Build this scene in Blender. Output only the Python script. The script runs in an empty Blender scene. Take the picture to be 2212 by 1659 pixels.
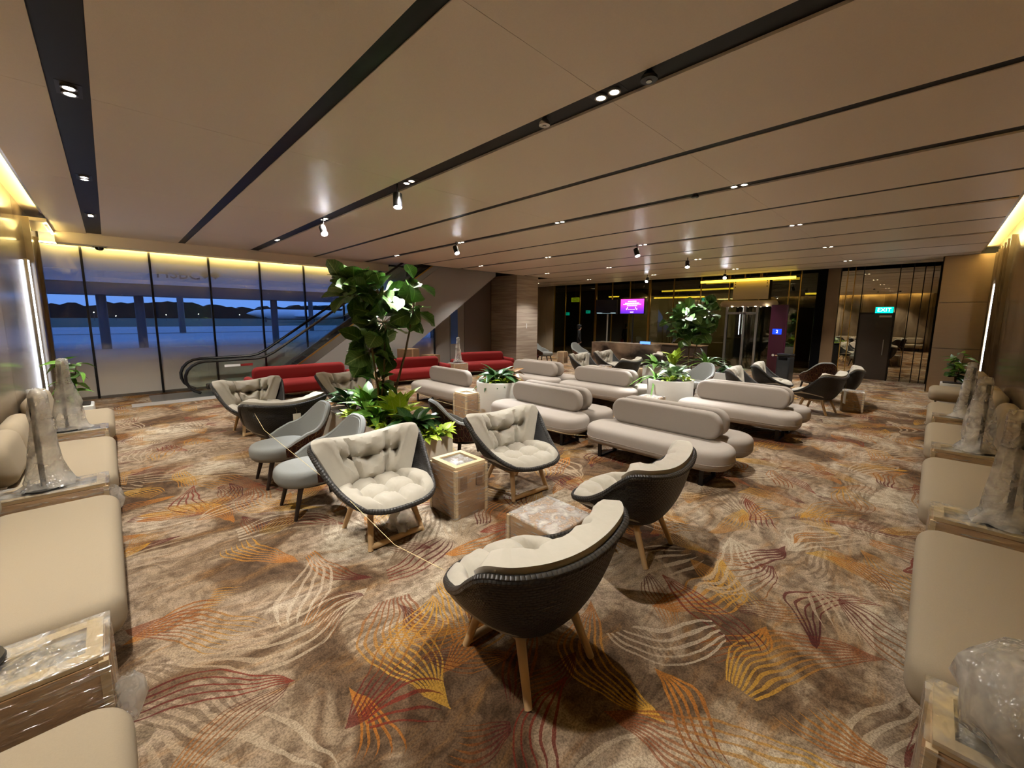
import bpy, bmesh, math, random
from math import sin, cos, pi, radians, sqrt
from mathutils import Vector, Matrix
random.seed(7)
SC = bpy.context.scene
COL = SC.collection

# ------------------------------------------------------------------ camera
F_PX, CX, CY = 884.59, 1105.1, 807.65
YAW, PIT, ROL = 0.796492, -0.13678, 0.0076623
fw = Vector((cos(PIT)*cos(YAW), cos(PIT)*sin(YAW), sin(PIT)))
rt = Vector((sin(YAW), -cos(YAW), 0)); up = rt.cross(fw)
r2 = cos(ROL)*rt + sin(ROL)*up; u2 = -sin(ROL)*rt + cos(ROL)*up
cam = bpy.data.cameras.new('camera'); camo = bpy.data.objects.new('camera', cam); COL.objects.link(camo)
m = Matrix((r2, u2, -fw)).transposed().to_4x4(); m.translation = (0, 0, 2.0)
camo.matrix_world = m
cam.sensor_width = 36; cam.lens = F_PX/2212*36
cam.shift_x = (1106-CX)/2212; cam.shift_y = -(829.5-CY)/2212
cam.clip_start = .02; cam.clip_end = 1000
SC.camera = camo
# ------------------------------------------------------------------ world: dusk sky
w = bpy.data.worlds.new('dusk_sky'); SC.world = w; w.use_nodes = True
bg = w.node_tree.nodes['Background']; bg.inputs[0].default_value = (.10, .22, .62, 1); bg.inputs[1].default_value = .95
# ------------------------------------------------------------------ exposure
SC.view_settings.view_transform = 'Standard'; SC.view_settings.look = 'None'
SC.view_settings.gamma = 1; SC.view_settings.use_curve_mapping = False
SC.view_settings.exposure = 1.0
SC.cycles.max_bounces = 6; SC.cycles.diffuse_bounces = 3; SC.cycles.glossy_bounces = 3
SC.cycles.transparent_max_bounces = 12; SC.cycles.transmission_bounces = 4
SC.cycles.use_light_tree = False; SC.cycles.adaptive_threshold = .05; SC.cycles.adaptive_min_samples = 16
SC.cycles.sample_clamp_indirect = 4; SC.cycles.caustics_reflective = False; SC.cycles.caustics_refractive = False

CEIL = 3.75; YG = 13.84; XF = 18.5; WL = -.95; WR = -.95

# ------------------------------------------------------------------ materials
M = {}
def s2l(c):
    return tuple((x/255/12.92 if x/255 <= .04045 else ((x/255+.055)/1.055)**2.4) for x in c)
def newmat(name):
    mt = bpy.data.materials.new(name); mt.use_nodes = True; nt = mt.node_tree
    return mt, nt, nt.nodes['Principled BSDF'], nt.nodes['Material Output']
def N(nt, t, **k):
    n = nt.nodes.new(t)
    for a, b in k.items(): setattr(n, a, b)
    return n
def mat(name, rgb, rough=.6, metal=0, spec=.5, noise=0, nscale=20, bump=0, bscale=60, emit=0, erg=None, coat=0, stretch=(1, 1, 1), sheen=0, trans=0):
    mt, nt, b, o = newmat(name)
    c = (*s2l(rgb), 1)
    b.inputs['Base Color'].default_value = c; b.inputs['Roughness'].default_value = rough
    b.inputs['Metallic'].default_value = metal; b.inputs['Specular IOR Level'].default_value = spec
    b.inputs['Coat Weight'].default_value = coat; b.inputs['Sheen Weight'].default_value = sheen
    if noise or bump:
        tc = N(nt, 'ShaderNodeTexCoord'); mp = N(nt, 'ShaderNodeMapping'); mp.inputs['Scale'].default_value = stretch
        nt.links.new(tc.outputs['Object'], mp.inputs[0])
    if noise:
        n = N(nt, 'ShaderNodeTexNoise'); n.inputs['Scale'].default_value = nscale; n.inputs['Detail'].default_value = 5
        r = N(nt, 'ShaderNodeMixRGB'); r.blend_type = 'MIX'
        r.inputs[1].default_value = (*[x*(1-noise) for x in c[:3]], 1); r.inputs[2].default_value = (*[min(1, x*(1+noise)) for x in c[:3]], 1)
        nt.links.new(mp.outputs[0], n.inputs['Vector']); nt.links.new(n.outputs[0], r.inputs[0]); nt.links.new(r.outputs[0], b.inputs['Base Color'])
    if bump:
        n2 = N(nt, 'ShaderNodeTexNoise'); n2.inputs['Scale'].default_value = bscale; n2.inputs['Detail'].default_value = 3
        bp = N(nt, 'ShaderNodeBump'); bp.inputs['Strength'].default_value = bump; bp.inputs['Distance'].default_value = .01
        nt.links.new(mp.outputs[0], n2.inputs['Vector']); nt.links.new(n2.outputs[0], bp.inputs['Height']); nt.links.new(bp.outputs[0], b.inputs['Normal'])
    if emit:
        b.inputs['Emission Color'].default_value = (*s2l(erg or rgb), 1); b.inputs['Emission Strength'].default_value = emit
    M[name] = mt
    return mt

mat('ceiling_board', (228, 214, 198), .42, noise=.05, nscale=90, bump=.12, bscale=160)
mat('plenum', (7, 7, 9), .85, spec=.1)
mat('slot_black', (9, 10, 13), .45, spec=.25)
mat('black_metal', (24, 24, 26), .4, metal=.3)
mat('dark_leg', (38, 26, 20), .45)
mat('teak', (192, 160, 116), .5, noise=.22, nscale=14, stretch=(1, 1, .12))
mat('cushion', (172, 165, 150), .9, noise=.04, nscale=30, bump=.15, bscale=25, sheen=.2)
mat('sofa_fabric', (158, 148, 138), .95, noise=.07, nscale=160, bump=.1, bscale=400)
mat('bench_fabric', (155, 141, 119), .95, noise=.07, nscale=160, bump=.1, bscale=400)
mat('red_fabric', (128, 18, 16), .9, noise=.08, nscale=120, bump=.1, bscale=300)
mat('grey_fabric', (126, 127, 123), .95, noise=.1, nscale=180, bump=.12, bscale=400)
mat('carton', (170, 134, 96), .75, noise=.1, nscale=9)
mat('carton_dark', (128, 96, 64), .75, noise=.1, nscale=9)
mat('pine', (214, 190, 150), .6, noise=.1, nscale=10, stretch=(1, .1, 1))
mat('planter_stone', (222, 212, 194), .4, noise=.08, nscale=6, stretch=(1, 1, 6))
mat('planter_white', (226, 224, 216), .3, noise=.04, nscale=6, bump=.12, bscale=9, stretch=(1, 1, 5))
mat('soil', (50, 40, 28), .95, noise=.4, nscale=40, bump=.6, bscale=40)
mat('bark', (104, 84, 62), .9, noise=.3, nscale=30)
mat('brass', (176, 138, 70), .3, metal=.9)
mat('stone_desk', (120, 100, 84), .25)
mat('handrail', (16, 16, 18), .35)
mat('steel', (150, 150, 148), .35, metal=.9, noise=.05, nscale=3)
mat('step_steel', (70, 70, 72), .4, metal=.7)
mat('truss_clad', (150, 146, 142), .45, metal=.25)
mat('grey_wall', (150, 144, 138), .6, noise=.04, nscale=4)
mat('blue_light_paint', (70, 110, 190), .4)
mat('beige_wall', (186, 170, 142), .5, noise=.05, nscale=5)
mat('beige_column', (128, 104, 76), .5, noise=.05, nscale=5)
mat('dim_panel', (118, 106, 100), .5)
mat('dark_wall', (26, 25, 24), .6)
mat('door_wood', (58, 48, 40), .4, noise=.12, nscale=6, stretch=(1, 1, 8))
mat('maroon', (66, 12, 38), .35)
mat('skin', (190, 140, 112), .6)
mat('black_cloth', (20, 20, 22), .9)
mat('hair', (16, 14, 13), .6)
mat('tape_white', (225, 225, 222), .5)
mat('string', (226, 205, 150), .6)
mat('speckle_black', (30, 32, 34), .35)
mat('orange_tag', (226, 222, 205), .7)
mat('led_white', (255, 250, 240), .4, emit=9, erg=(240, 244, 255))
mat('lens', (255, 240, 215), .4, emit=28, erg=(255, 240, 214))
mat('lens_spot', (255, 255, 255), .4, emit=60, erg=(250, 250, 255))
mat('led_warm', (255, 220, 120), .4, emit=26, erg=(255, 226, 140))
mat('bar_yellow', (255, 215, 70), .4, emit=2.2, erg=(255, 214, 60))
mat('exit_green', (0, 190, 170), .4, emit=1.0, erg=(0, 200, 175))
mat('exit_white', (240, 255, 250), .4, emit=1.6, erg=(230, 255, 250))
mat('sign_yellow', (220, 230, 40), .4, emit=.5, erg=(215, 235, 40))
mat('screen_blue', (60, 110, 240), .4, emit=1.1, erg=(90, 140, 255))
mat('display_blue', (10, 40, 230), .4, emit=1.2, erg=(10, 50, 255))
mat('screen_white', (250, 240, 255), .4, emit=1.3, erg=(255, 235, 255))
mat('screen_black', (16, 15, 22), .25)
mat('screen_bar', (190, 220, 230), .4, emit=.8, erg=(190, 225, 235))
mat('bezel', (12, 12, 14), .4)
mat('tarmac', (150, 156, 168), .9, noise=.15, nscale=.15)
mat('grass_far', (40, 62, 50), .95, noise=.2, nscale=.1)
mat('tree_far', (16, 24, 26), .95)
mat('bridge_white', (170, 170, 178), .6)
mat('bridge_dark', (62, 66, 74), .6)
mat('sign_ink', (52, 44, 58), .6)
mat('plane_white', (215, 220, 230), .4)
mat('apron_lamp', (255, 250, 230), .4, emit=12, erg=(255, 250, 225))
mat('mirror_line', (30, 24, 16), .3, metal=.5)
mat('silver', (190, 188, 182), .3, metal=.9)
mat('cctv_glass', (20, 20, 24), .08)

# bronze brushed cladding, polished stone walls
mat('bronze', (160, 138, 112), .3, metal=.6, noise=.08, nscale=4, stretch=(1, 1, 14))
def stone(name, c1, c2, rough, stretch, scale, metal=0):
    mt, nt, b, o = newmat(name)
    tc = N(nt, 'ShaderNodeTexCoord'); mp = N(nt, 'ShaderNodeMapping'); mp.inputs['Scale'].default_value = stretch
    n = N(nt, 'ShaderNodeTexNoise'); n.inputs['Scale'].default_value = scale; n.inputs['Detail'].default_value = 8; n.inputs['Distortion'].default_value = .6
    r = N(nt, 'ShaderNodeValToRGB'); r.color_ramp.elements[0].color = (*s2l(c1), 1); r.color_ramp.elements[1].color = (*s2l(c2), 1)
    r.color_ramp.elements[0].position = .35; r.color_ramp.elements[1].position = .65
    nt.links.new(tc.outputs['Object'], mp.inputs[0]); nt.links.new(mp.outputs[0], n.inputs['Vector']); nt.links.new(n.outputs[0], r.inputs[0])
    nt.links.new(r.outputs[0], b.inputs['Base Color']); b.inputs['Roughness'].default_value = rough; b.inputs['Metallic'].default_value = metal
    M[name] = mt
stone('wall_stone', (116, 100, 82), (150, 134, 112), .16, (1, 1, .5), 1.6)
stone('wall_stone_dark', (92, 78, 62), (124, 108, 88), .16, (1, 1, .5), 1.6)
stone('pillar_stone', (150, 134, 120), (182, 168, 152), .4, (.35, .35, 7), 2.2)
stone('desk_marble', (44, 36, 30), (164, 140, 116), .25, (1, .45, 1), 1.6)

# woven rattan
def wicker():
    mt, nt, b, o = newmat('wicker')
    uv = N(nt, 'ShaderNodeUVMap'); mp = N(nt, 'ShaderNodeMapping'); mp.inputs['Scale'].default_value = (90, 34, 1)
    nt.links.new(uv.outputs[0], mp.inputs[0])
    sx = N(nt, 'ShaderNodeSeparateXYZ'); nt.links.new(mp.outputs[0], sx.inputs[0])
    def mth(op, a, bb=None):
        n = N(nt, 'ShaderNodeMath', operation=op)
        for i, q in enumerate((a, bb)):
            if q is None: continue
            if isinstance(q, (int, float)): n.inputs[i].default_value = q
            else: nt.links.new(q, n.inputs[i])
        return n.outputs[0]
    fl = mth('FLOOR', sx.outputs[1]); half = mth('MULTIPLY', fl, .5)
    a = mth('ABSOLUTE', mth('SINE', mth('MULTIPLY', mth('ADD', sx.outputs[0], half), pi)))
    c = mth('ABSOLUTE', mth('SINE', mth('MULTIPLY', sx.outputs[1], pi)))
    h = mth('MULTIPLY', mth('POWER', a, .6), mth('POWER', c, .6))
    r = N(nt, 'ShaderNodeValToRGB'); r.color_ramp.elements[0].color = (.002, .002, .002, 1); r.color_ramp.elements[1].color = (*s2l((54, 51, 48)), 1)
    nt.links.new(h, r.inputs[0]); nt.links.new(r.outputs[0], b.inputs['Base Color'])
    bp = N(nt, 'ShaderNodeBump'); bp.inputs['Strength'].default_value = .9; bp.inputs['Distance'].default_value = .006
    nt.links.new(h, bp.inputs['Height']); nt.links.new(bp.outputs[0], b.inputs['Normal']); b.inputs['Roughness'].default_value = .45
    M['wicker'] = mt
wicker()

# leaf material: midrib and side veins from UV
def leafmat(name, c, cv, rough=.35, nv=9):
    mt, nt, b, o = newmat(name)
    uv = N(nt, 'ShaderNodeUVMap'); sx = N(nt, 'ShaderNodeSeparateXYZ'); nt.links.new(uv.outputs[0], sx.inputs[0])
    def mth(op, a, bb=None):
        n = N(nt, 'ShaderNodeMath', operation=op)
        for i, q in enumerate((a, bb)):
            if q is None: continue
            if isinstance(q, (int, float)): n.inputs[i].default_value = q
            else: nt.links.new(q, n.inputs[i])
        return n.outputs[0]
    d = mth('ABSOLUTE', mth('SUBTRACT', sx.outputs[0], .5))
    mid = mth('LESS_THAN', d, .025)
    q = mth('FRACT', mth('MULTIPLY', mth('SUBTRACT', sx.outputs[1], mth('MULTIPLY', d, .5)), nv))
    side = mth('MULTIPLY', mth('LESS_THAN', q, .12), .5)
    mx = N(nt, 'ShaderNodeMixRGB'); mx.inputs[1].default_value = (*s2l(c), 1); mx.inputs[2].default_value = (*s2l(cv), 1)
    nt.links.new(mth('MAXIMUM', mid, side), mx.inputs[0]); nt.links.new(mx.outputs[0], b.inputs['Base Color'])
    b.inputs['Roughness'].default_value = rough
    bp = N(nt, 'ShaderNodeBump'); bp.inputs['Strength'].default_value = .4; bp.inputs['Distance'].default_value = .01; bp.invert = True
    nt.links.new(mth('MAXIMUM', mid, side), bp.inputs['Height']); nt.links.new(bp.outputs[0], b.inputs['Normal'])
    M[name] = mt
leafmat('fig_leaf', (78, 116, 54), (146, 172, 104), .38)
leafmat('dark_leaf', (42, 82, 36), (88, 126, 66), .34, 7)
leafmat('mid_leaf', (98, 152, 50), (156, 192, 92), .42, 8)
leafmat('lime_leaf', (182, 212, 58), (214, 228, 124), .45, 6)
leafmat('silver_leaf', (150, 176, 140), (70, 110, 60), .4, 8)
leafmat('bronze_leaf', (120, 84, 40), (160, 120, 70), .45, 6)

# glass, film, plastics: thin sheets, so reflectance depends on the angle only, the same from both sides
def schlick(nt, f0, amt=.96, power=5, normal=None):
    lw = N(nt, 'ShaderNodeLayerWeight'); lw.inputs['Blend'].default_value = .5
    if normal: nt.links.new(normal, lw.inputs['Normal'])
    pw = N(nt, 'ShaderNodeMath', operation='POWER'); pw.inputs[1].default_value = power; nt.links.new(lw.outputs['Facing'], pw.inputs[0])
    ma = N(nt, 'ShaderNodeMath', operation='MULTIPLY_ADD', use_clamp=True); ma.inputs[1].default_value = amt; ma.inputs[2].default_value = f0
    nt.links.new(pw.outputs[0], ma.inputs[0]); return ma.outputs[0]
def glassy(name, tint, gtint=(1, 1, 1), ior=1.5, rough=0, extra=0):
    mt, nt, b, o = newmat(name); nt.nodes.remove(b)
    t = N(nt, 'ShaderNodeBsdfTransparent'); t.inputs[0].default_value = (*tint, 1)
    g = N(nt, 'ShaderNodeBsdfGlossy'); g.inputs['Color'].default_value = (*gtint, 1); g.inputs['Roughness'].default_value = rough
    mx = N(nt, 'ShaderNodeMixShader'); fac = schlick(nt, .045+extra)
    nt.links.new(fac, mx.inputs[0]); nt.links.new(t.outputs[0], mx.inputs[1]); nt.links.new(g.outputs[0], mx.inputs[2]); nt.links.new(mx.outputs[0], o.inputs[0])
    M[name] = mt
glassy('glass', (.9, .94, .92))
glassy('dark_glass', (.42, .43, .37), (.62, .6, .5), extra=.08)
glassy('mirror_bronze', (.02, .02, .02), (.52, .47, .36), extra=.95)
def film_glass():
    mt, nt, b, o = newmat('film_glass')
    b.inputs['Base Color'].default_value = (.8, .75, .65, 1); b.inputs['Roughness'].default_value = .7
    tl = N(nt, 'ShaderNodeBsdfTranslucent'); tl.inputs[0].default_value = (.75, .75, .72, 1)
    ad = N(nt, 'ShaderNodeMixShader'); ad.inputs[0].default_value = .05
    nt.links.new(b.outputs[0], ad.inputs[1]); nt.links.new(tl.outputs[0], ad.inputs[2])
    t = N(nt, 'ShaderNodeBsdfTransparent'); t.inputs[0].default_value = (.9, .94, .93, 1)
    g = N(nt, 'ShaderNodeBsdfGlossy'); g.inputs['Roughness'].default_value = 0
    gl = N(nt, 'ShaderNodeMixShader'); nt.links.new(schlick(nt, .06), gl.inputs[0]); nt.links.new(t.outputs[0], gl.inputs[1]); nt.links.new(g.outputs[0], gl.inputs[2])
    tc = N(nt, 'ShaderNodeTexCoord'); sx = N(nt, 'ShaderNodeSeparateXYZ'); nt.links.new(tc.outputs['Object'], sx.inputs[0])
    r = N(nt, 'ShaderNodeValToRGB'); cr = r.color_ramp
    dv = N(nt, 'ShaderNodeMath', operation='DIVIDE'); dv.inputs[1].default_value = 4; nt.links.new(sx.outputs[2], dv.inputs[0]); nt.links.new(dv.outputs[0], r.inputs[0])
    for i, (p, v) in enumerate(((.12, .93), (.2, .8), (.34, .04), (.6, .03), (.74, .25), (.86, .55))):
        e = cr.elements[i] if i < 2 else cr.elements.new(p)
        e.position = p; e.color = (v, v, v, 1)
    mx = N(nt, 'ShaderNodeMixShader'); nt.links.new(r.outputs[0], mx.inputs[0]); nt.links.new(gl.outputs[0], mx.inputs[1]); nt.links.new(ad.outputs[0], mx.inputs[2])
    nt.links.new(mx.outputs[0], o.inputs[0]); M['film_glass'] = mt
film_glass()
def plastic(name, op, scale, bumpd, stretch=(1, 1, 1), col=(.85, .83, .78), f0=.05, bub=0, lo=.4, hi=.7):
    """clear film: mostly see-through, wrinkled and shiny"""
    mt, nt, b, o = newmat(name); nt.nodes.remove(b)
    tc = N(nt, 'ShaderNodeTexCoord'); mp = N(nt, 'ShaderNodeMapping'); mp.inputs['Scale'].default_value = stretch
    n = N(nt, 'ShaderNodeTexNoise'); n.inputs['Scale'].default_value = scale; n.inputs['Detail'].default_value = 3; n.inputs['Distortion'].default_value = .4
    nt.links.new(tc.outputs['Object'], mp.inputs[0]); nt.links.new(mp.outputs[0], n.inputs['Vector'])
    hn = n.outputs[0]
    if bub:
        vo = N(nt, 'ShaderNodeTexVoronoi'); vo.inputs['Scale'].default_value = bub; nt.links.new(mp.outputs[0], vo.inputs['Vector']); hn = vo.outputs['Distance']
    bp = N(nt, 'ShaderNodeBump'); bp.inputs['Strength'].default_value = 1; bp.inputs['Distance'].default_value = bumpd; nt.links.new(hn, bp.inputs['Height'])
    t = N(nt, 'ShaderNodeBsdfTransparent'); t.inputs[0].default_value = (.97, .97, .96, 1)
    d0 = N(nt, 'ShaderNodeBsdfDiffuse'); d0.inputs[0].default_value = (*col, 1)
    tl = N(nt, 'ShaderNodeBsdfTranslucent'); tl.inputs[0].default_value = (*col, 1)
    d = N(nt, 'ShaderNodeMixShader'); d.inputs[0].default_value = .4; nt.links.new(d0.outputs[0], d.inputs[1]); nt.links.new(tl.outputs[0], d.inputs[2])
    g = N(nt, 'ShaderNodeBsdfGlossy'); g.inputs['Roughness'].default_value = .2; nt.links.new(bp.outputs[0], g.inputs['Normal'])
    m1 = N(nt, 'ShaderNodeMixShader'); m2 = N(nt, 'ShaderNodeMixShader')
    r = N(nt, 'ShaderNodeMapRange'); r.inputs[1].default_value = lo; r.inputs[2].default_value = hi; r.inputs[3].default_value = op*(.5 if bub else .12); r.inputs[4].default_value = min(1, op*1.5)
    nt.links.new(n.outputs[0], r.inputs[0]); nt.links.new(r.outputs[0], m1.inputs[0]); nt.links.new(t.outputs[0], m1.inputs[1]); nt.links.new(d.outputs[0], m1.inputs[2])
    nt.links.new(schlick(nt, f0, .45, 4), m2.inputs[0]); nt.links.new(m1.outputs[0], m2.inputs[1]); nt.links.new(g.outputs[0], m2.inputs[2])
    nt.links.new(m2.outputs[0], o.inputs[0]); M[name] = mt
plastic('stretch_film', .3, 7, .03, (1, 1, 7), f0=.14, lo=.52, hi=.68)  # pale diffuse streaks stand in for glints on the wrap
plastic('table_film', .24, 9, .02, f0=.14, lo=.45, hi=.62)
plastic('bubble_wrap', .5, 7, .012, col=(.93, .9, .83), f0=.12, bub=55)
plastic('bubble_wrap_top', .5, 12, .02, col=(.93, .92, .88), f0=.25, bub=48)

# patterned chair back: leaf-like brown, red and ochre shapes
def pattern():
    mt, nt, b, o = newmat('leaf_pattern')
    tc = N(nt, 'ShaderNodeTexCoord'); v = N(nt, 'ShaderNodeTexVoronoi', feature='DISTANCE_TO_EDGE'); v.inputs['Scale'].default_value = 22
    n = N(nt, 'ShaderNodeTexNoise'); n.inputs['Scale'].default_value = 9
    mp = N(nt, 'ShaderNodeMapping'); mp.inputs['Scale'].default_value = (1, 1, .38); nt.links.new(tc.outputs['Object'], mp.inputs[0])
    nt.links.new(mp.outputs[0], v.inputs['Vector']); nt.links.new(mp.outputs[0], n.inputs['Vector'])
    r = N(nt, 'ShaderNodeValToRGB'); cr = r.color_ramp; cr.interpolation = 'CONSTANT'
    cr.elements[0].color = (*s2l((128, 92, 60)), 1); cr.elements[1].color = (*s2l((40, 18, 14)), 1); cr.elements[1].position = .035
    e = cr.elements.new(.14); e.color = (*s2l((74, 30, 20)), 1); e = cr.elements.new(.26); e.color = (*s2l((40, 18, 14)), 1)
    nt.links.new(v.outputs['Distance'], r.inputs[0]); nt.links.new(r.outputs[0], b.inputs['Base Color']); b.inputs['Roughness'].default_value = .85
    M['leaf_pattern'] = mt
pattern()

# screen with a pink to violet picture
def screen_mat():
    mt, nt, b, o = newmat('screen_pink')
    tc = N(nt, 'ShaderNodeTexCoord'); sx = N(nt, 'ShaderNodeSeparateXYZ'); nt.links.new(tc.outputs['Generated'], sx.inputs[0])
    r = N(nt, 'ShaderNodeValToRGB'); cr = r.color_ramp
    cr.elements[0].color = (*s2l((86, 30, 180)), 1); cr.elements[1].color = (*s2l((250, 70, 185)), 1); e = cr.elements.new(.5); e.color = (*s2l((170, 50, 210)), 1)
    cr.elements[0].position = .1; cr.elements[-1].position = .85
    nt.links.new(sx.outputs[2], r.inputs[0]); nt.links.new(r.outputs[0], b.inputs['Emission Color']); b.inputs['Emission Strength'].default_value = 1.0
    b.inputs['Base Color'].default_value = (.02, .02, .02, 1); M['screen_pink'] = mt
screen_mat()

# carpet: beige and brown clouds under curved leaf strands in ochre, red and cream
def carpet():
    mt, nt, b, o = newmat('carpet')
    L = nt.links.new
    def mth(op, a, bb=None, clamp=False):
        n = N(nt, 'ShaderNodeMath', operation=op, use_clamp=clamp)
        for i, q in enumerate((a, bb)):
            if q is None: continue
            if isinstance(q, (int, float)): n.inputs[i].default_value = q
            else: L(q, n.inputs[i])
        return n.outputs[0]
    tc = N(nt, 'ShaderNodeTexCoord').outputs['Object']
    def mapping(v, loc=(0, 0, 0), rot=0, sc=(1, 1, 1)):
        n = N(nt, 'ShaderNodeMapping'); n.inputs['Location'].default_value = loc; n.inputs['Rotation'].default_value = (0, 0, rot); n.inputs['Scale'].default_value = sc
        L(v, n.inputs[0]); return n.outputs[0]
    def noise(v, s, d=4, dist=0):
        n = N(nt, 'ShaderNodeTexNoise'); n.inputs['Scale'].default_value = s; n.inputs['Detail'].default_value = d; n.inputs['Distortion'].default_value = dist
        L(v, n.inputs['Vector']); return n
    def ramp(f, els):
        r = N(nt, 'ShaderNodeValToRGB'); cr = r.color_ramp
        while len(cr.elements) < len(els): cr.elements.new(.5)
        for e, (p, c) in zip(cr.elements, els): e.position = p; e.color = (*s2l(c), 1)
        L(f, r.inputs[0]); return r.outputs[0]
    def mix(f, a, c):
        n = N(nt, 'ShaderNodeMixRGB')
        if isinstance(f, (int, float)): n.inputs[0].default_value = f
        else: L(f, n.inputs[0])
        for i, q in ((1, a), (2, c)):
            if isinstance(q, tuple): n.inputs[i].default_value = (*s2l(q), 1)
            else: L(q, n.inputs[i])
        return n.outputs[0]
    # warped coordinates
    wn = noise(tc, .9, 2); sub = N(nt, 'ShaderNodeVectorMath', operation='SUBTRACT'); L(wn.outputs['Color'], sub.inputs[0]); sub.inputs[1].default_value = (.5, .5, .5)
    scl = N(nt, 'ShaderNodeVectorMath', operation='SCALE'); L(sub.outputs[0], scl.inputs[0]); scl.inputs['Scale'].default_value = .55
    add = N(nt, 'ShaderNodeVectorMath', operation='ADD'); L(tc, add.inputs[0]); L(scl.outputs[0], add.inputs[1]); wv = add.outputs[0]
    wn2 = noise(tc, 2.8, 2); sub2 = N(nt, 'ShaderNodeVectorMath', operation='SUBTRACT'); L(wn2.outputs['Color'], sub2.inputs[0]); sub2.inputs[1].default_value = (.5, .5, .5)
    scl2 = N(nt, 'ShaderNodeVectorMath', operation='SCALE'); L(sub2.outputs[0], scl2.inputs[0]); scl2.inputs['Scale'].default_value = .09
    add2 = N(nt, 'ShaderNodeVectorMath', operation='ADD'); L(wv, add2.inputs[0]); L(scl2.outputs[0], add2.inputs[1]); wv = add2.outputs[0]
    big = noise(wv, .9, 4, .8).outputs[0]
    col = ramp(big, [(.36, (92, 70, 50)), (.44, (122, 98, 74)), (.475, (166, 144, 118)), (.55, (182, 160, 136)), (.64, (214, 198, 174))])
    st = noise(mapping(wv, rot=.6, sc=(.5, 3.4, 1)), 2.2, 5, 1.0).outputs[0]
    col = mix(mth('MULTIPLY', mth('MULTIPLY', mth('SUBTRACT', st, .5), 7, True), .5), col, (104, 76, 50))
    st2 = noise(mapping(wv, (3, 1, 0), -.5, (.5, 3.0, 1)), 1.7, 6, 1.4).outputs[0]
    orange_patch = mth('MULTIPLY', mth('SUBTRACT', st2, .52), 5.5, True)
    fine = noise(mapping(wv, rot=-.5, sc=(1, 6, 1)), 9, 3, .6).outputs[0]
    col = mix(mth('MULTIPLY', orange_patch, mth('MULTIPLY', mth('SUBTRACT', fine, .3), 1.8, True)), col, (168, 118, 54))
    mot = noise(wv, 14, 6, .5).outputs[0]
    m_ = N(nt, 'ShaderNodeMixRGB'); m_.blend_type = 'MULTIPLY'; m_.inputs[0].default_value = .75; L(col, m_.inputs[1]); L(ramp(mot, [(.32, (150, 140, 128)), (.6, (255, 255, 255))]), m_.inputs[2]); col = m_.outputs[0]
    wob = noise(tc, 45, 2).outputs[0]; wob2 = noise(tc, 3.5, 2).outputs[0]
    # strands
    def strands(seed, scale, n, W, Lh, th, bend, c1, c2, amt, prob):
        v = mapping(wv, (seed*3.17, seed*1.71, 0), seed*.7)
        vo = N(nt, 'ShaderNodeTexVoronoi', voronoi_dimensions='2D'); vo.inputs['Scale'].default_value = scale; L(v, vo.inputs['Vector'])
        d = N(nt, 'ShaderNodeVectorMath', operation='SUBTRACT'); L(v, d.inputs[0]); L(vo.outputs['Position'], d.inputs[1])
        sc_ = N(nt, 'ShaderNodeSeparateColor'); L(vo.outputs['Color'], sc_.inputs[0]); R_, G_, B_ = sc_.outputs[0], sc_.outputs[1], sc_.outputs[2]
        ro = N(nt, 'ShaderNodeVectorRotate', rotation_type='Z_AXIS'); L(d.outputs[0], ro.inputs['Vector']); L(mth('MULTIPLY', R_, 2*pi), ro.inputs['Angle'])
        s = N(nt, 'ShaderNodeSeparateXYZ'); L(ro.outputs[0], s.inputs[0]); x, y = s.outputs[0], s.outputs[1]
        xn = mth('DIVIDE', x, Lh)
        y = mth('SUBTRACT', y, mth('MULTIPLY', mth('MULTIPLY', mth('SUBTRACT', G_, .5), bend), mth('MULTIPLY', x, x)))
        w_ = mth('MULTIPLY', mth('MAXIMUM', mth('SUBTRACT', 1.0, mth('MULTIPLY', xn, xn)), .02), W)
        y = mth('ADD', y, mth('MULTIPLY', mth('SUBTRACT', wob, .5), .006))
        t = mth('DIVIDE', y, w_)
        q = mth('ABSOLUTE', mth('SUBTRACT', mth('FRACT', mth('ADD', mth('MULTIPLY', t, n), .5)), .5))
        dist = mth('DIVIDE', mth('MULTIPLY', q, w_), n)
        cutv = mth('SUBTRACT', mth('MULTIPLY', G_, 1.7), 1.6)
        fade = mth('MULTIPLY', mth('SUBTRACT', xn, cutv), 3.5, True)
        line = mth('LESS_THAN', dist, mth('MULTIPLY', mth('MULTIPLY', th, fade), mth('ADD', .15, mth('MULTIPLY', wob2, 1.6))))
        ins = mth('MULTIPLY', mth('LESS_THAN', mth('ABSOLUTE', t), 1.02), mth('LESS_THAN', mth('ABSOLUTE', xn), 1))
        cut = mth('GREATER_THAN', xn, cutv)
        on = mth('LESS_THAN', B_, prob)
        mask = mth('MULTIPLY', mth('MULTIPLY', line, ins), mth('MULTIPLY', cut, on))
        c = mix(mth('ADD', mth('MULTIPLY', xn, .9), .5, True), c1, c2)
        return mth('MULTIPLY', mask, amt), c
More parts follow.
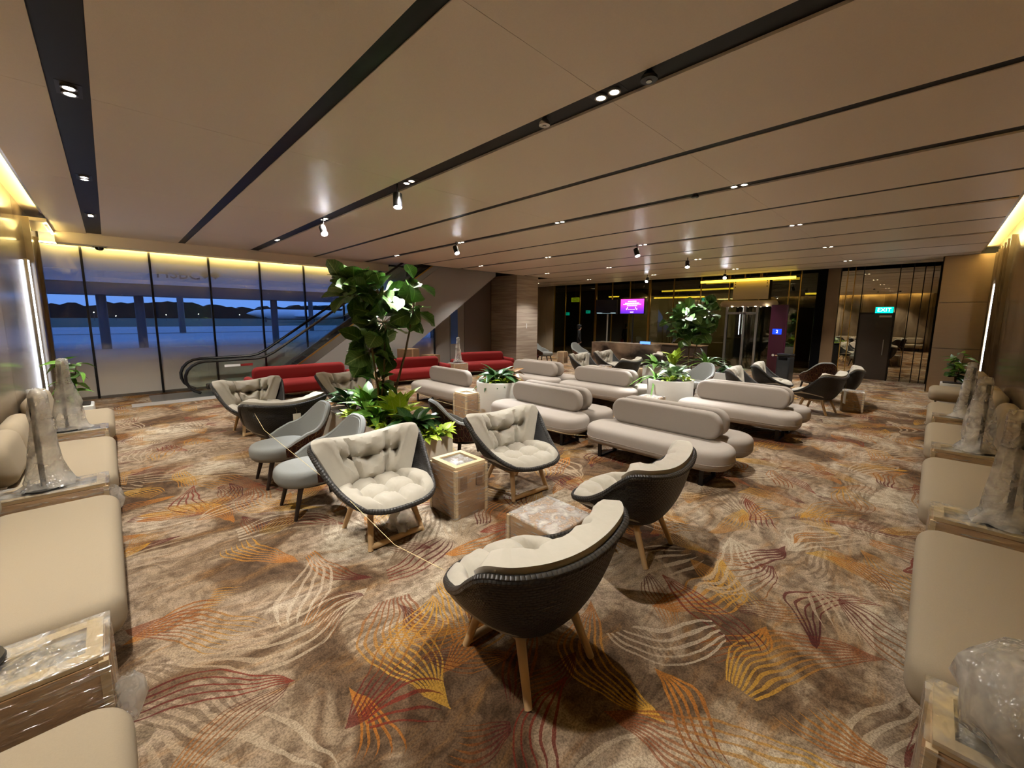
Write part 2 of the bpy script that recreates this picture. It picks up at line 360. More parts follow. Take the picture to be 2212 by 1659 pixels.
    for args in (
        (1, .75, 2.5, .24, .62, .015, 1.6, (200, 182, 156), (178, 156, 128), .6, .85),
        (2, .9, 3.5, .2, .52, .012, 2.2, (96, 76, 56), (114, 92, 68), .55, .85),
        (3, 1.0, 3.6, .15, .5, .0075, 2.6, (196, 146, 48), (164, 104, 42), .8, .65),
        (4, 1.25, 2.6, .12, .42, .0075, 3.0, (86, 24, 22), (176, 112, 38), .85, .5),
        (5, .85, 4.6, .2, .62, .0075, 1.8, (198, 150, 54), (132, 72, 38), .75, .62),
        (6, 1.15, 2.5, .14, .46, .0068, 2.8, (74, 18, 24), (124, 44, 28), .85, .45),
        (7, 1.4, 4.0, .11, .36, .0055, 2.4, (196, 150, 54), (168, 116, 46), .7, .45),
        (8, 1.0, 2.5, .2, .5, .012, 2.4, (208, 192, 168), (190, 168, 142), .55, .6),
        (9, 1.6, 3.0, .09, .33, .005, 3.4, (168, 108, 40), (84, 26, 24), .75, .35),
        (10, 1.1, 3.0, .17, .5, .006, 2.0, (200, 146, 42), (100, 32, 26), .8, .45)):
        f, c = strands(*args); col = mix(f, col, c)
    pile = noise(tc, 240, 2).outputs[0]
    col2 = N(nt, 'ShaderNodeMixRGB'); col2.blend_type = 'MULTIPLY'; col2.inputs[0].default_value = .45; L(col, col2.inputs[1])
    L(ramp(pile, [(.3, (150, 150, 150)), (.7, (255, 255, 255))]), col2.inputs[2])
    gr = noise(tc, 95, 3).outputs[0]; col3 = N(nt, 'ShaderNodeMixRGB'); col3.blend_type = 'MULTIPLY'; col3.inputs[0].default_value = .6; L(col2.outputs[0], col3.inputs[1]); L(ramp(gr, [(.36, (150, 144, 138)), (.6, (255, 255, 255))]), col3.inputs[2])
    L(col3.outputs[0], b.inputs['Base Color']); b.inputs['Roughness'].default_value = .95; b.inputs['Specular IOR Level'].default_value = .2
    bp = N(nt, 'ShaderNodeBump'); bp.inputs['Strength'].default_value = .35; bp.inputs['Distance'].default_value = .006; L(pile, bp.inputs['Height']); L(bp.outputs[0], b.inputs['Normal'])
    M['carpet'] = mt
carpet()

for k in ('lens', 'lens_spot', 'exit_green', 'exit_white', 'sign_yellow', 'screen_blue', 'display_blue', 'screen_white', 'screen_bar', 'screen_pink', 'apron_lamp'): M[k].cycles.emission_sampling = 'NONE'
# ------------------------------------------------------------------ mesh helpers
class MB:
    def __init__(s): s.v = []; s.f = []; s.uv = {}
    def add(s, vs, fs):
        k = len(s.v); s.v += [tuple(v) for v in vs]; s.f += [tuple(i+k for i in f) for f in fs]; return s
    def box(s, x0, x1, y0, y1, z0, z1):
        return s.add([(x, y, z) for z in (z0, z1) for x, y in ((x0, y0), (x1, y0), (x1, y1), (x0, y1))],
                     [(3, 2, 1, 0), (4, 5, 6, 7), (0, 1, 5, 4), (1, 2, 6, 5), (2, 3, 7, 6), (3, 0, 4, 7)])
    def tube(s, pts, r, n=8, closed=False):
        pts = [Vector(p) for p in pts]; k = len(pts); rs = r if isinstance(r, (list, tuple)) else [r]*k
        vs = []; ref = None
        for i, p in enumerate(pts):
            t = (pts[(i+1) % k]-pts[i-1]) if closed else (pts[min(i+1, k-1)]-pts[max(i-1, 0)])
            t.normalize()
            if ref is None: ref = Vector((0, 0, 1)) if abs(t.z) < .9 else Vector((1, 0, 0))
            a = ref - t*ref.dot(t)
            if a.length < 1e-4: a = t.orthogonal()
            a.normalize(); b = t.cross(a); ref = a
            vs += [p + (a*cos(2*pi*j/n)+b*sin(2*pi*j/n))*rs[i] for j in range(n)]
        fs = []
        for i in range(k if closed else k-1):
            for j in range(n):
                i2 = (i+1) % k; fs.append((i*n+j, i*n+(j+1) % n, i2*n+(j+1) % n, i2*n+j))
        if not closed: fs += [tuple(range(n-1, -1, -1)), tuple((k-1)*n+j for j in range(n))]
        return s.add(vs, fs)
    def lathe(s, prof, n=24, c=(0, 0, 0), sx=1, sy=1, caps=True):
        vs = [(c[0]+r*sx*cos(2*pi*j/n), c[1]+r*sy*sin(2*pi*j/n), c[2]+z) for r, z in prof for j in range(n)]
        k = len(prof)
        fs = [(i*n+j, i*n+(j+1) % n, (i+1)*n+(j+1) % n, (i+1)*n+j) for i in range(k-1) for j in range(n)]
        if caps: fs += [tuple(range(n-1, -1, -1)), tuple((k-1)*n+j for j in range(n))]
        return s.add(vs, fs)
    def prism(s, poly, a, b, axis='y'):
        n = len(poly)
        def P(p, q): return {'y': (p[0], q, p[1]), 'x': (q, p[0], p[1]), 'z': (p[0], p[1], q)}[axis]
        return s.add([P(p, a) for p in poly]+[P(p, b) for p in poly],
                     [tuple(range(n-1, -1, -1)), tuple(range(n, 2*n))]+[(i, (i+1) % n, n+(i+1) % n, n+i) for i in range(n)])
    def grid(s, fn, nu, nv, uv=True, closeu=False):
        k = len(s.v); cols = nu if closeu else nu+1
        for j in range(nv+1):
            for i in range(cols): s.v.append(tuple(fn(i/nu, j/nv)))
        for j in range(nv):
            for i in range(nu):
                a = k+j*cols+i; b = k+j*cols+(i+1) % cols; c = k+(j+1)*cols+(i+1) % cols; d = k+(j+1)*cols+i
                if uv: s.uv[len(s.f)] = [(i/nu, j/nv), ((i+1)/nu, j/nv), ((i+1)/nu, (j+1)/nv), (i/nu, (j+1)/nv)]
                s.f.append((a, b, c, d))
        return s
    def slab(s, L, W, H, rc, re, c=(0, 0, 0), axes='xyz', cs=6, es=4, crown=0):
        """rounded slab: plan L x W with corner radius rc, height H with edge radius re"""
        rc = min(rc, L/2, W/2); re = min(re, H/2, rc)
        rings = []
        def outline(ins, z):
            r = max(rc-ins, .0005); l = L/2-ins; w_ = W/2-ins; o = []
            for q, (sx, sy) in enumerate(((1, 1), (-1, 1), (-1, -1), (1, -1))):
                for i in range(cs+1):
                    a = q*pi/2+i/cs*pi/2; o.append((sx*(l-r)+r*cos(a), sy*(w_-r)+r*sin(a), z))
            return o
        for i in range(es+1):
            a = -pi/2+i/es*pi/2; rings.append(outline(re*(1-cos(a)), -H/2+re*(1+sin(a))))
        for i in range(es+1):
            a = i/es*pi/2; rings.append(outline(re*(1-cos(a)), H/2-re*(1-sin(a))))
        if crown:
            for q in (.15, .35, .6, .85):
                ins = re+(min(L, W)/2-re)*q*.98
                o = []
                base = rings[2*es+1]
                fx = max(0, (L/2-ins))/(L/2-re); fy = max(0, (W/2-ins))/(W/2-re)
                rings.append([(x*fx, y*fy, H/2+crown*(1-(1-q)**2)) for x, y, z in base])
        n = len(rings[0]); vs = [p for r in rings for p in r]; k = len(rings)
        fs = [(i*n+j, i*n+(j+1) % n, (i+1)*n+(j+1) % n, (i+1)*n+j) for i in range(k-1) for j in range(n)]
        fs += [tuple(range(n-1, -1, -1)), tuple((k-1)*n+j for j in range(n))]
        ix = ['xyz'.index(a) for a in axes]
        out = []
        for p in vs:
            q = [0, 0, 0]
            for a, i in zip(p, ix): q[i] = a
            out.append((q[0]+c[0], q[1]+c[1], q[2]+c[2]))
        if axes in ('yxz', 'xzy', 'zyx'): fs = [tuple(reversed(f)) for f in fs]
        return s.add(out, fs)
    def xf(s, mtx):
        s.v = [tuple(mtx @ Vector(p)) for p in s.v]; return s
    def mesh(s, name, smooth=True, ang=38):
        me = bpy.data.meshes.new(name); me.from_pydata(s.v, [], s.f)
        if s.uv:
            u = me.uv_layers.new(name='UVMap')
            for p in me.polygons:
                q = s.uv.get(p.index)
                if q:
                    for li, c in zip(p.loop_indices, q): u.data[li].uv = c
        if smooth:
            me.polygons.foreach_set('use_smooth', [True]*len(me.polygons)); me.set_sharp_from_angle(angle=radians(ang))
        me.update(); return me
    def build(s, name, mt, parent=None, smooth=True, ang=38, label=None):
        me = s.mesh(name, smooth, ang); me.materials.append(M[mt] if isinstance(mt, str) else mt)
        return link(name, me, parent, label)
def link(name, me, parent=None, label=None):
    o = bpy.data.objects.new(name, me); COL.objects.link(o)
    if parent: o.parent = parent
    if label: o['label'] = label
    return o
def thing(name, label, cat, loc=(0, 0, 0), rz=0, group=None):
    o = bpy.data.objects.new(name, None); COL.objects.link(o); o.location = loc; o.rotation_euler = (0, 0, rz); o.empty_display_size = .1
    o['label'] = label; o['category'] = cat
    if group: o['group'] = group
    return o
def tag(o, label, cat, group=None):
    o['label'] = label; o['category'] = cat
    if group: o['group'] = group
    return o
def struct(o, label=None):
    o['kind'] = 'structure'
    if label: o['label'] = label
    return o
def sroot(name, label=None):
    o = bpy.data.objects.new(name, None); COL.objects.link(o); o.empty_display_size = .1; return struct(o, label)
def copy_tree(o, parent=None):
    c = o.copy(); COL.objects.link(c); c.parent = parent
    for ch in list(o.children): copy_tree(ch, c)
    return c
_first = set()
def place(proto, loc, rz, label, group=None):
    o = proto if proto.name not in _first else copy_tree(proto)
    _first.add(proto.name)
    o.location = loc; o.rotation_euler = (0, 0, rz); o['label'] = label
    if group: o['group'] = group
    return o
def box(name, mt, x0, x1, y0, y1, z0, z1, parent=None): return MB().box(x0, x1, y0, y1, z0, z1).build(name, mt, parent, False)
def text(s, size, mt, loc, rot, name, parent=None, ext=.002):
    cu = bpy.data.curves.new(name, 'FONT'); cu.body = s; cu.size = size; cu.extrude = ext; cu.align_x = 'CENTER'; cu.align_y = 'CENTER'; cu.resolution_u = 3
    t = bpy.data.objects.new(name, cu); COL.objects.link(t); bpy.context.view_layer.update()
    me = bpy.data.meshes.new_from_object(t.evaluated_get(bpy.context.evaluated_depsgraph_get())); bpy.data.objects.remove(t)
    me.materials.clear(); me.materials.append(M[mt]); o = link(name, me, parent); o.location = loc; o.rotation_euler = rot; return o
def lamp(name, kind, loc, energy, color, parent=None, **k):
    l = bpy.data.lights.new(name, kind); l.energy = energy; l.color = color
    for a, b_ in k.items(): setattr(l, a, b_)
    o = bpy.data.objects.new(name, l); COL.objects.link(o); o.location = loc
    if parent: o.parent = parent
    return o
# ================================================================== SETTING
struct(box('floor', 'carpet', -1.2, 24, -1.2, 19, -.06, 0), 'patterned carpet of curved ochre, red and cream strands on brown')

# ceiling: black plenum with board panels below it
WIDE = [(-.06, .24), (3.0, .22), (6.16, .2), (9.38, .2), (12.7, .2), (16.0, .2)]
THIN = [(1.46, .14), (4.57, .11), (7.72, .1), (11.0, .1), (14.3, .1), (17.15, .1)]
ceil = struct(box('ceiling', 'plenum', -.66, 18.0, -.66, 19, 3.785, 3.84), 'board ceiling cut by parallel black slots')
SL = sorted(WIDE+THIN)
edges = [-.66]
for x, w_ in SL: edges += [x-w_/2, x+w_/2]
edges.append(17.95)
YS = [-.66, 2.02, 5.02, 8.05, 11.08, 13.2]
for i in range(0, len(edges), 2):
    x0, x1 = edges[i], edges[i+1]
    ys = list(YS)
    if x0 > 13: ys = ys[:-1]+[14.1, 17.1, 18.9]
    elif x0 > 7.0: ys[-1] = 12.28
    for a, b in zip(ys, ys[1:]):
        MB().box(x0, x1, a+.0015, b-.0015, CEIL, CEIL+.034).build('ceiling_panel', 'ceiling_board', ceil, False)
for x, w_ in SL:
    y1 = 18.9 if x > 13 else (12.28 if x > 7.0 else 13.2)
    MB().box(x-w_/2-.002, x+w_/2+.002, -.66, y1, CEIL+(.022 if (x, w_) in WIDE else .008), CEIL+.03).build('slot_liner', 'slot_black', ceil, False)
# bulkhead in front of the glass wall
MB().box(-.66, 7.0, 13.2, 13.6, 3.52, 3.95).build('bulkhead', 'ceiling_board', ceil, False)
box('cove_back', 'ceiling_board', -.95, 13.3, 13.6, 13.95, 3.93, 3.95, ceil)
box('border_panel', 'ceiling_board', -.95, -.66, 11.75, 13.2, CEIL-.05, CEIL+.01, ceil)
box('cove_top', 'ceiling_board', -1.0, -.6, -1.0, 13.95, 3.9, 3.93, ceil)
box('cove_top', 'ceiling_board', -.6, 16.5, -1.0, -.6, 3.9, 3.93, ceil)
# warm light strips tucked behind the ceiling edges
def cove(x0, x1, y0, y1, z0, z1, label):
    t = thing('cove_light', label, 'light', ((x0+x1)/2, (y0+y1)/2, z0)); c = t.location
    box('channel', 'silver', x0-c.x-.004, x1-c.x+.004, y0-c.y-.004, y1-c.y+.004, -.012, 0, t)
    box('diffuser', 'led_warm', x0-c.x, x1-c.x, y0-c.y, y1-c.y, 0, z1-z0, t)
cove(-.92, 6.9, 13.62, 13.65, 3.53, 3.56, 'warm light strip glowing along the top of the glass wall')
cove(-.70, -.67, .5, 11.4, 3.8, 3.85, 'warm light strip above the left bench wall')
cove(-.70, -.67, 11.9, 13.3, 3.68, 3.72, 'short warm light strip past the left wall fin')
cove(-.4, 16.2, -.70, -.67, 3.8, 3.85, 'warm light strip above the right bench wall')

# side walls of polished stone panels
wl = struct(box('wall_left', 'dark_wall', -1.2, -1.0, -1.2, 14.1, 0, 4.0))
for i in range(13):
    y0 = -.95+i*1.15
    MB().box(-1.0, WL, y0+.006, min(y0+1.144, YG-.02), 0, 3.9).build('wall_panel', 'wall_stone' if i % 2 else 'wall_stone_dark', wl, False)
box('wall_fin', 'wall_stone_dark', -.95, -.86, 11.5, 11.56, 0, 3.72, wl)
box('wall_fin', 'wall_stone_dark', -.95, -.9, 13.3, 13.36, 0, 3.6, wl)
wr = struct(box('wall_right', 'dark_wall', -1.0, 18.5, -1.2, -1.0, 0, 4.0))
for i in range(16):
    x0 = -.95+i*1.09
    MB().box(x0+.006, min(x0+1.084, 16.44), -1.0, WR, 0, 3.9).build('wall_panel', 'wall_stone_dark' if i % 2 else 'wall_stone', wr, False)
for x in (12.9, 13.5, 14.1, 14.7, 15.3, 15.9): box('wall_fin', 'wall_stone_dark', x, x+.05, WR, WR+.06, 0, 3.7, wr)
wc = struct(box('wall_corner', 'dark_wall', 16.5, 18.5, -1.0, -.02, 0, 4.0))
for a, b in ((0, 1.24), (1.25, 2.49), (2.5, 3.74)): MB().box(16.45, 16.5, -.95, 0, a, b).build('cladding_panel', 'bronze', wc, False)
box('cladding_side', 'bronze', 16.45, 18.5, -.02, 0, 0, 3.74, wc)

# glass wall
gw = sroot('window_1', 'glass wall with black mullions and frosted lower film'); gw.location = (0, YG, 0)
mx = [-.95, -.32, .86, 2.06, 3.26, 4.46, 5.66, 6.86, 8.06, 9.2]
for a, b in zip(mx, mx[1:]):
    MB().box(a+.02, b-.02, -.006, .006, .06, 3.92).build('pane', 'film_glass', gw, False)
for a in mx: MB().box(a-.022, a+.022, -.05, .03, 0, 3.95).build('mullion', 'black_metal', gw, False)
box('sill_rail', 'steel', -.95, 9.2, -.04, .03, 0, .06, gw)
wb = struct(box('wall_back', 'grey_wall', 9.24, 13.6, 13.86, 14.1, 0, 4.0))
box('wall_panel', 'grey_wall', 9.26, 9.95, 13.82, 13.86, 0, 3.9, wb); box('wall_panel', 'grey_wall', 9.97, 10.7, 13.82, 13.86, 0, 3.9, wb)
box('wall_panel', 'dim_panel', 10.72, 12.18, 13.82, 13.86, 0, 3.9, wb)
box('blue_lit_door_panel', 'blue_light_paint', 10.0, 10.35, 13.80, 13.82, .9, 2.3, wb)  # blue light on the doorway is put into the panel colour
pil = struct(box('wall_pillar', 'dark_wall', 12.23, 13.46, 12.23, 13.86, 0, 3.9))
for k in range(6):
    a, b = k*.625+.003, k*.625+.622
    MB().box(12.2, 13.5, 12.2, 12.23, a, b).build('stone_tile', 'pillar_stone', pil, False)
    MB().box(12.2, 12.23, 12.23, 13.8, a, b).build('stone_tile', 'pillar_stone', pil, False)
    MB().box(13.47, 13.5, 12.23, 14.0, a, b).build('stone_tile', 'pillar_stone', pil, False)
box('wall_switch', 'tape_white', 12.78, 12.82, 12.19, 12.2, 1.55, 1.75, pil)

# recess beyond the pillar
struct(box('wall_end', 'grey_wall', 13.5, 24, 18.9, 19.1, 0, 4.6))
wsd = struct(box('wall_side', 'grey_wall', 13.3, 13.5, 14.1, 19, 0, 4.0))

# far wall: bronze mirror, door, columns, dark glass
fwl = sroot('wall_far', 'dark glass and bronze mirror far wall')
def pane(y0, y1, z0, z1, mt, x=XF): MB().box(x, x+.02, y0+.012, y1-.012, z0, z1).build('pane', mt, fwl, False)
ms = [0.02, .17, .36, .62, .93]
for a, b in zip(ms, ms[1:]): pane(a, b, 0, 4.3, 'mirror_bronze')
ms2 = [1.83, 2.06, 2.26, 2.44]
for a, b in zip(ms2, ms2[1:]): pane(a, b, 0, 4.3, 'mirror_bronze')
pane(.93, 1.83, 2.26, 4.3, 'mirror_bronze')
for a in ms[:-1]: box('mullion', 'mirror_line', XF-.03, XF+.02, a-.012, a+.012, 0, 4.3, fwl)
for a in ms2[1:-1]: box('mullion', 'brass', XF-.02, XF+.02, a-.012, a+.012, 0, 4.3, fwl)
box('column_cladding', 'beige_column', XF-.12, XF+.1, 2.44, 2.80, 0, 4.3, fwl)
box('column_black', 'plenum', XF-.14, XF+.1, 2.80, 3.08, 0, 4.3, fwl)
gl = [3.08, 3.6, 3.95, 4.95, 6.05, 7.2, 8.4, 9.56, 10.6, 11.6, 12.58, 13.6, 14.6, 15.4]
for a, b in zip(gl, gl[1:]): pane(a, b, 0, 4.3, 'dark_glass')
for i, a in enumerate(gl[1:]):
    wd = .05 if a in (9.56, 12.58) else .016
    box('mullion', 'brass', XF-.05, XF+.02, a-wd, a+wd, 0, 4.3, fwl)
for a, b in ((15.42, 15.95), (15.97, 16.5), (16.52, 17.4), (17.42, 18.88)): box('wall_panel', 'beige_wall', XF-.1, XF+.02, a, b, 0, 4.3, fwl)
# dark void above and room behind the glass
struct(box('ceiling_void', 'plenum', 17.95, 24, -1.2, 19.1, 4.6, 4.7))
struct(box('wall_behind', 'dark_wall', 23.8, 24, -1.2, 19.1, 0, 4.7))
struct(box('wall_void', 'dark_wall', 18.52, 24, -1.2, -1.0, 0, 4.7))
struct(box('trim_1', 'plenum', 17.9, 17.96, -1, 18.9, 3.74, 4.65))
for i in range(9):
    y = .15+i*.28
    tag(box('ceiling_baffle', 'brass', 18.0, 18.45, y, y+.03, 4.0, 4.12), '%s thin brass baffle counted from the bronze corner wall above the exit door' % ['first', 'second', 'third', 'fourth', 'fifth', 'sixth', 'seventh', 'eighth', 'ninth'][i], 'baffle', 'brass ceiling baffles over the exit door')

# exit door
dr = sroot('door_1', 'dark wooden exit door with steel pull handle')
lf_ = MB().box(XF-.06, XF, .97, 1.79, 0.01, 2.2).build('leaf', 'door_wood', dr, False)
fr = MB().box(XF-.08, XF+.02, .93, .97, 0, 2.26).box(XF-.08, XF+.02, 1.79, 1.83, 0, 2.26).box(XF-.08, XF+.02, .97, 1.79, 2.2, 2.26).build('frame', 'mirror_line', dr, False)
MB().tube([(XF-.06, 1.12, .85), (XF-.12, 1.12, .85), (XF-.12, 1.12, 1.35), (XF-.06, 1.12, 1.35)], .014).build('handle', 'silver', lf_)
box('closer', 'silver', XF-.12, XF-.06, 1.0, 1.3, 2.1, 2.16, dr)
ex = thing('exit_sign', 'green illuminated EXIT sign above the dark door', 'sign', (XF-.1, 1.2, 2.24))
cs_ = box('case', 'exit_green', -.02, .02, -.22, .22, 0, .2, ex)
text('EXIT', .17, 'exit_white', (-.022, 0, .1), (pi/2, 0, -pi/2), 'lettering', cs_)
box('mount', 'silver', .02, .09, -.03, .03, .08, .14, ex)

# ------------------------------------------------------------------ outside the glass wall
ap = struct(box('ground_apron', 'tarmac', -150, 400, 14.2, 95, -.3, -.06), 'blue grey tarmac at dusk')
struct(box('ground_grass', 'grass_far', -200, 500, 95, 420, -.3, -.05))
tr = MB(); rr = random.Random(3)
xs = [-120+i*3 for i in range(178)]
poly = [(-120, 0)]+[(x, 7+rr.random()*2.5+1.2*sin(x*.07)) for x in xs]+[(414, 0)]
tr.prism(poly, 330, 342); tagt = tr.build('tree_line', 'tree_far', None, False)
tag(tagt, 'dark line of trees beyond the airfield', 'trees'); tagt['kind'] = 'stuff'
jb = thing('jet_bridge', 'raised passenger bridge carrying the HSBC sign outside the glass', 'bridge', (6, 33, 0))
dkk = box('deck', 'bridge_white', -14, 22, -1, 1.6, 3.75, 5.4, jb)
box('roof_band', 'bridge_dark', -14, 22, -1.1, 1.7, 5.4, 5.8, jb)
box('underside', 'bridge_dark', -14, 22, -.9, 1.5, 3.1, 3.75, jb)
for x in (-6.2, -4.6, 2.6, 9, 16): MB().tube([(x, .3, 0), (x, .3, 3.1)], .22, 12).build('column', 'bridge_dark', jb)
text('HSBC', .86, 'sign_ink', (-2.75, -1.04, 4.42), (pi/2, 0, 0), 'lettering', dkk)
lg = MB()
lx, lz, s_ = -1.2, 4.5, .26
lg.prism([(lx-s_, lz+s_), (lx, lz), (lx-s_, lz-s_), (lx-2*s_, lz)], -1.05, -1.0).prism([(lx+s_, lz+s_), (lx+2*s_, lz), (lx+s_, lz-s_), (lx, lz)], -1.05, -1.0)
lg.build('hexagon_emblem', 'sign_ink', dkk, False)
tw = thing('truss_walkway', 'far steel lattice walkway behind the passenger bridge', 'walkway', (10, 60, 0))
tm = MB()
for z in (5.0, 6.4): tm.box(-8, 50, -.1, .1, z-.12, z+.12)
for i in range(38):
    x = -8+i*1.5; tm.tube([(x, 0, 5.0), (x+.75, 0, 6.4), (x+1.5, 0, 5.0)], .07, 4)
tm.build('lattice', 'bridge_dark', tw, False)
for x in (-4, 10, 26, 44): MB().tube([(x, 0, 0), (x, 0, 5)], .3, 8).build('column', 'bridge_dark', tw)
pl = thing('airliner', 'white airliner parked out on the airfield', 'aeroplane', (47, 150, 0))
MB().tube([(-16, 0, 2.6), (-14, 0, 2.7), (-10, 0, 2.4), (8, 0, 2.3), (14, 0, 2.9), (18, 0, 3.6)], [.1, .9, 1.7, 1.7, 1.0, .15], 14).build('fuselage', 'plane_white', pl)
MB().prism([(13, 3.2), (17, 8), (19, 8), (18, 3.2)], -.15, .15).build('tail_fin', 'plane_white', pl, False)
MB().prism([(-3, -1), (3, -14), (5, -14), (4, -1)], 1.8, 2.1, 'z').build('wing', 'plane_white', pl, False)
MB().prism([(-3, 1), (3, 14), (5, 14), (4, 1)], 1.8, 2.1, 'z').build('wing', 'plane_white', pl, False)
for x in (-11, 2, 3.5): MB().tube([(x, -.8, 0), (x, -.8, 1.5)], .3, 8).build('landing_gear', 'bridge_dark', pl)
for i, (x, y, z) in enumerate(((2, 200, 1.5), (14, 180, 2.0), (24, 190, 2.4), (33, 170, 2.2), (45, 200, 3), (60, 190, 1.4), (66, 210, 3.4), (88, 190, 1.2), (-3, 180, 2.6), (100, 220, 5))):
    t = thing('apron_lamp', '%s small white airfield lamp counted from the left wall' % ['second', 'third', 'fourth', 'fifth', 'sixth', 'seventh', 'eighth', 'ninth', 'first', 'tenth'][i], 'lamp', (x, y, 0), 0, 'airfield lamps')
    MB().tube([(0, 0, 0), (0, 0, z)], .06, 6).build('mast', 'bridge_dark', t); MB().lathe([(.01, -.14), (.14, 0), (.01, .14)], 8, (0, 0, z)).build('bulb', 'apron_lamp', t)
# road strips
for k, (a, b) in enumerate(((60, 62), (78, 79), (92, 93))):
    struct(box('trim_%d' % (k+2), 'bridge_white' if k else 'bridge_dark', -150, 400, a, b, -.055, -.045))
# ================================================================== CEILING LIGHTS
ORD = ['first', 'second', 'third', 'fourth', 'fifth', 'sixth', 'seventh', 'eighth', 'ninth', 'tenth']
ring = MB().lathe([(.036, 0), (.05, 0), (.05, .016), (.036, .016), (.036, 0)], 16, caps=False).mesh('reflector_ring'); ring.materials.append(M['silver'])
lens = MB().lathe([(.0005, 0), (.036, 0), (.036, .004), (.0005, .004)], 16).mesh('lens'); lens.materials.append(M['lens'])
house = MB().box(-.075, .075, -.14, .14, .016, .03).mesh('housing', False); house.materials.append(M['black_metal'])
DL = bpy.data.lights.new('downlight_beam', 'SPOT'); DL.energy = 215; DL.color = (1, .965, .90); DL.spot_size = radians(100); DL.spot_blend = .7; DL.shadow_soft_size = .06
rows = [(-.06, [2, 5, 7.95, 10.8]), (3.0, [2, 5.03, 8, 10.95]), (6.16, [2, 5.05, 8.05, 11.1]), (9.38, [2, 5.1, 8.1, 11.15]), (12.7, [2, 5.1, 8.15, 11]), (16.0, [2, 5.1, 8.15, 11.3, 14.5])]
for k, (x, ys) in enumerate(rows):
    for j, y in enumerate(ys):
        t = thing('downlight', '%s twin recessed downlight from the right wall in the %s wide black ceiling slot' % (ORD[j], ORD[k]), 'downlight', (x, y, CEIL+.004), 0, 'twin downlights in the ceiling slots')
        link('housing', house, t)
        for s_ in (-1, 1):
            r = link('reflector_ring', ring, t); r.location = (0, s_*.062, 0)
            l = link('lens', lens, t); l.location = (0, s_*.062, .008)
        b_ = bpy.data.objects.new('beam', DL); COL.objects.link(b_); b_.parent = t; b_.location = (0, 0, -.03)
def spotlight(x, y, z, aim, lit, label, e=120, col=(.93, .96, 1)):
    t = thing('track_spotlight', label, 'spotlight', (x, y, CEIL+.034), 0, 'cylinder spotlights hung from the slots')
    MB().tube([(0, 0, 0), (0, 0, z-CEIL-.034+.12)], .012, 8).build('stem', 'black_metal', t)
    d = (Vector(aim)-Vector((x, y, z))).normalized(); q = d.to_track_quat('-Z', 'Y'); zz = z-CEIL-.034
    c = MB().lathe([(.055, -.05), (.055, -.09), (.06, -.09), (.06, .1), (.02, .11), (.001, .11)], 18, caps=False).build('can', 'black_metal', t); c.location = (0, 0, zz); c.rotation_euler = q.to_euler()
    l = MB().lathe([(.001, -.086), (.055, -.086), (.055, -.08), (.001, -.08)], 18).build('lens', 'lens_spot' if lit else 'cctv_glass', t); l.location = (0, 0, zz); l.rotation_euler = q.to_euler()
    if lit:
        b_ = lamp('beam', 'SPOT', Vector((0, 0, zz))+d*.12, e, col, t, spot_size=radians(42), spot_blend=.6, shadow_soft_size=.05); b_.rotation_euler = q.to_euler()
spotlight(2.95, 5.25, 3.55, (2.6, 4.6, .7), True, 'lit cylinder spotlight nearest the camera above the rectangular planter', 480)
spotlight(2.97, 8.0, 3.55, (2.7, 5.7, 1.2), True, 'lit cylinder spotlight above the fig tree towards the glass wall', 620)
spotlight(5.98, 8.0, 3.55, (5.6, 6.15, .8), True, 'black cylinder spotlight in the third wide slot', 450)
spotlight(9.15, 5.12, 3.55, (8.5, 3.9, .8), True, 'black cylinder spotlight in the fourth wide slot turned from the camera', 600)
spotlight(12.1, 5.15, 3.55, (10.5, 4.4, .8), True, 'brightest glaring spotlight over the far fig tree', 1200)
spotlight(15.75, 8.3, 3.55, (13.5, 8, .9), True, 'bright spotlight above the stone reception desk', 160)
spotlight(15.9, 5.4, 3.5, (12, 4.0, .6), True, 'spotlight right of the desk hung before the yellow light bar', 500)
def disc(name, label, cat, x, y, r, mt='speckle_black', z=CEIL+.034):
    t = thing(name, label, cat, (x, y, z))
    MB().lathe([(.02, 0), (.02, -.03), (r*.6, -.03), (r, -.06), (r, -.08), (.001, -.085)], 18).build('body', mt, t); MB().lathe([(r*.35, -.08), (r*.35, -.09), (.001, -.092)], 12).build('sensor', 'silver', t)
disc('smoke_detector', 'round black smoke detector beside the nearest bright twin downlight', 'detector', 2.95, 1.62, .06)
disc('sprinkler_head', 'grey sprinkler head in the slot before the nearest bright twin downlight', 'sprinkler', 2.95, 2.62, .05, 'silver')
disc('smoke_detector', 'small detector in the third wide slot left of its first downlight', 'detector', 6.1, 2.55, .05)
t = thing('security_camera', 'square recessed dome camera in the border over the glass wall', 'camera', (.0, 13.4, 3.52))
fr_ = MB(); [fr_.box(*b_) for b_ in ((-.13, .13, -.13, -.11, -.02, 0), (-.13, .13, .11, .13, -.02, 0), (-.13, -.11, -.11, .11, -.02, 0), (.11, .13, -.11, .11, -.02, 0))]
fr_.build('frame', 'silver', t, False); box('backing', 'plenum', -.11, .11, -.11, .11, -.008, -.002, t)
MB().lathe([(.08, -.01), (.075, -.05), (.05, -.08), (.001, -.09)], 18).build('dome', 'cctv_glass', t)
def wall_led(x, y, z0, z1, rz, label):
    t = thing('wall_light', label, 'light', (x, y, z0), rz)
    box('housing', 'silver', -.05, .05, 0, .03, 0, z1-z0, t); box('diffuser', 'led_white', -.035, .035, .03, .045, .02, z1-z0-.02, t)
    return t
wall_led(-.95, 11.2, .6, 2.95, -pi/2, 'tall white light strip on the left wall behind the wrapped posts')
wall_led(15.25, -.95, .7, 2.9, 0, 'tall white light strip on the right wall near the bronze corner')

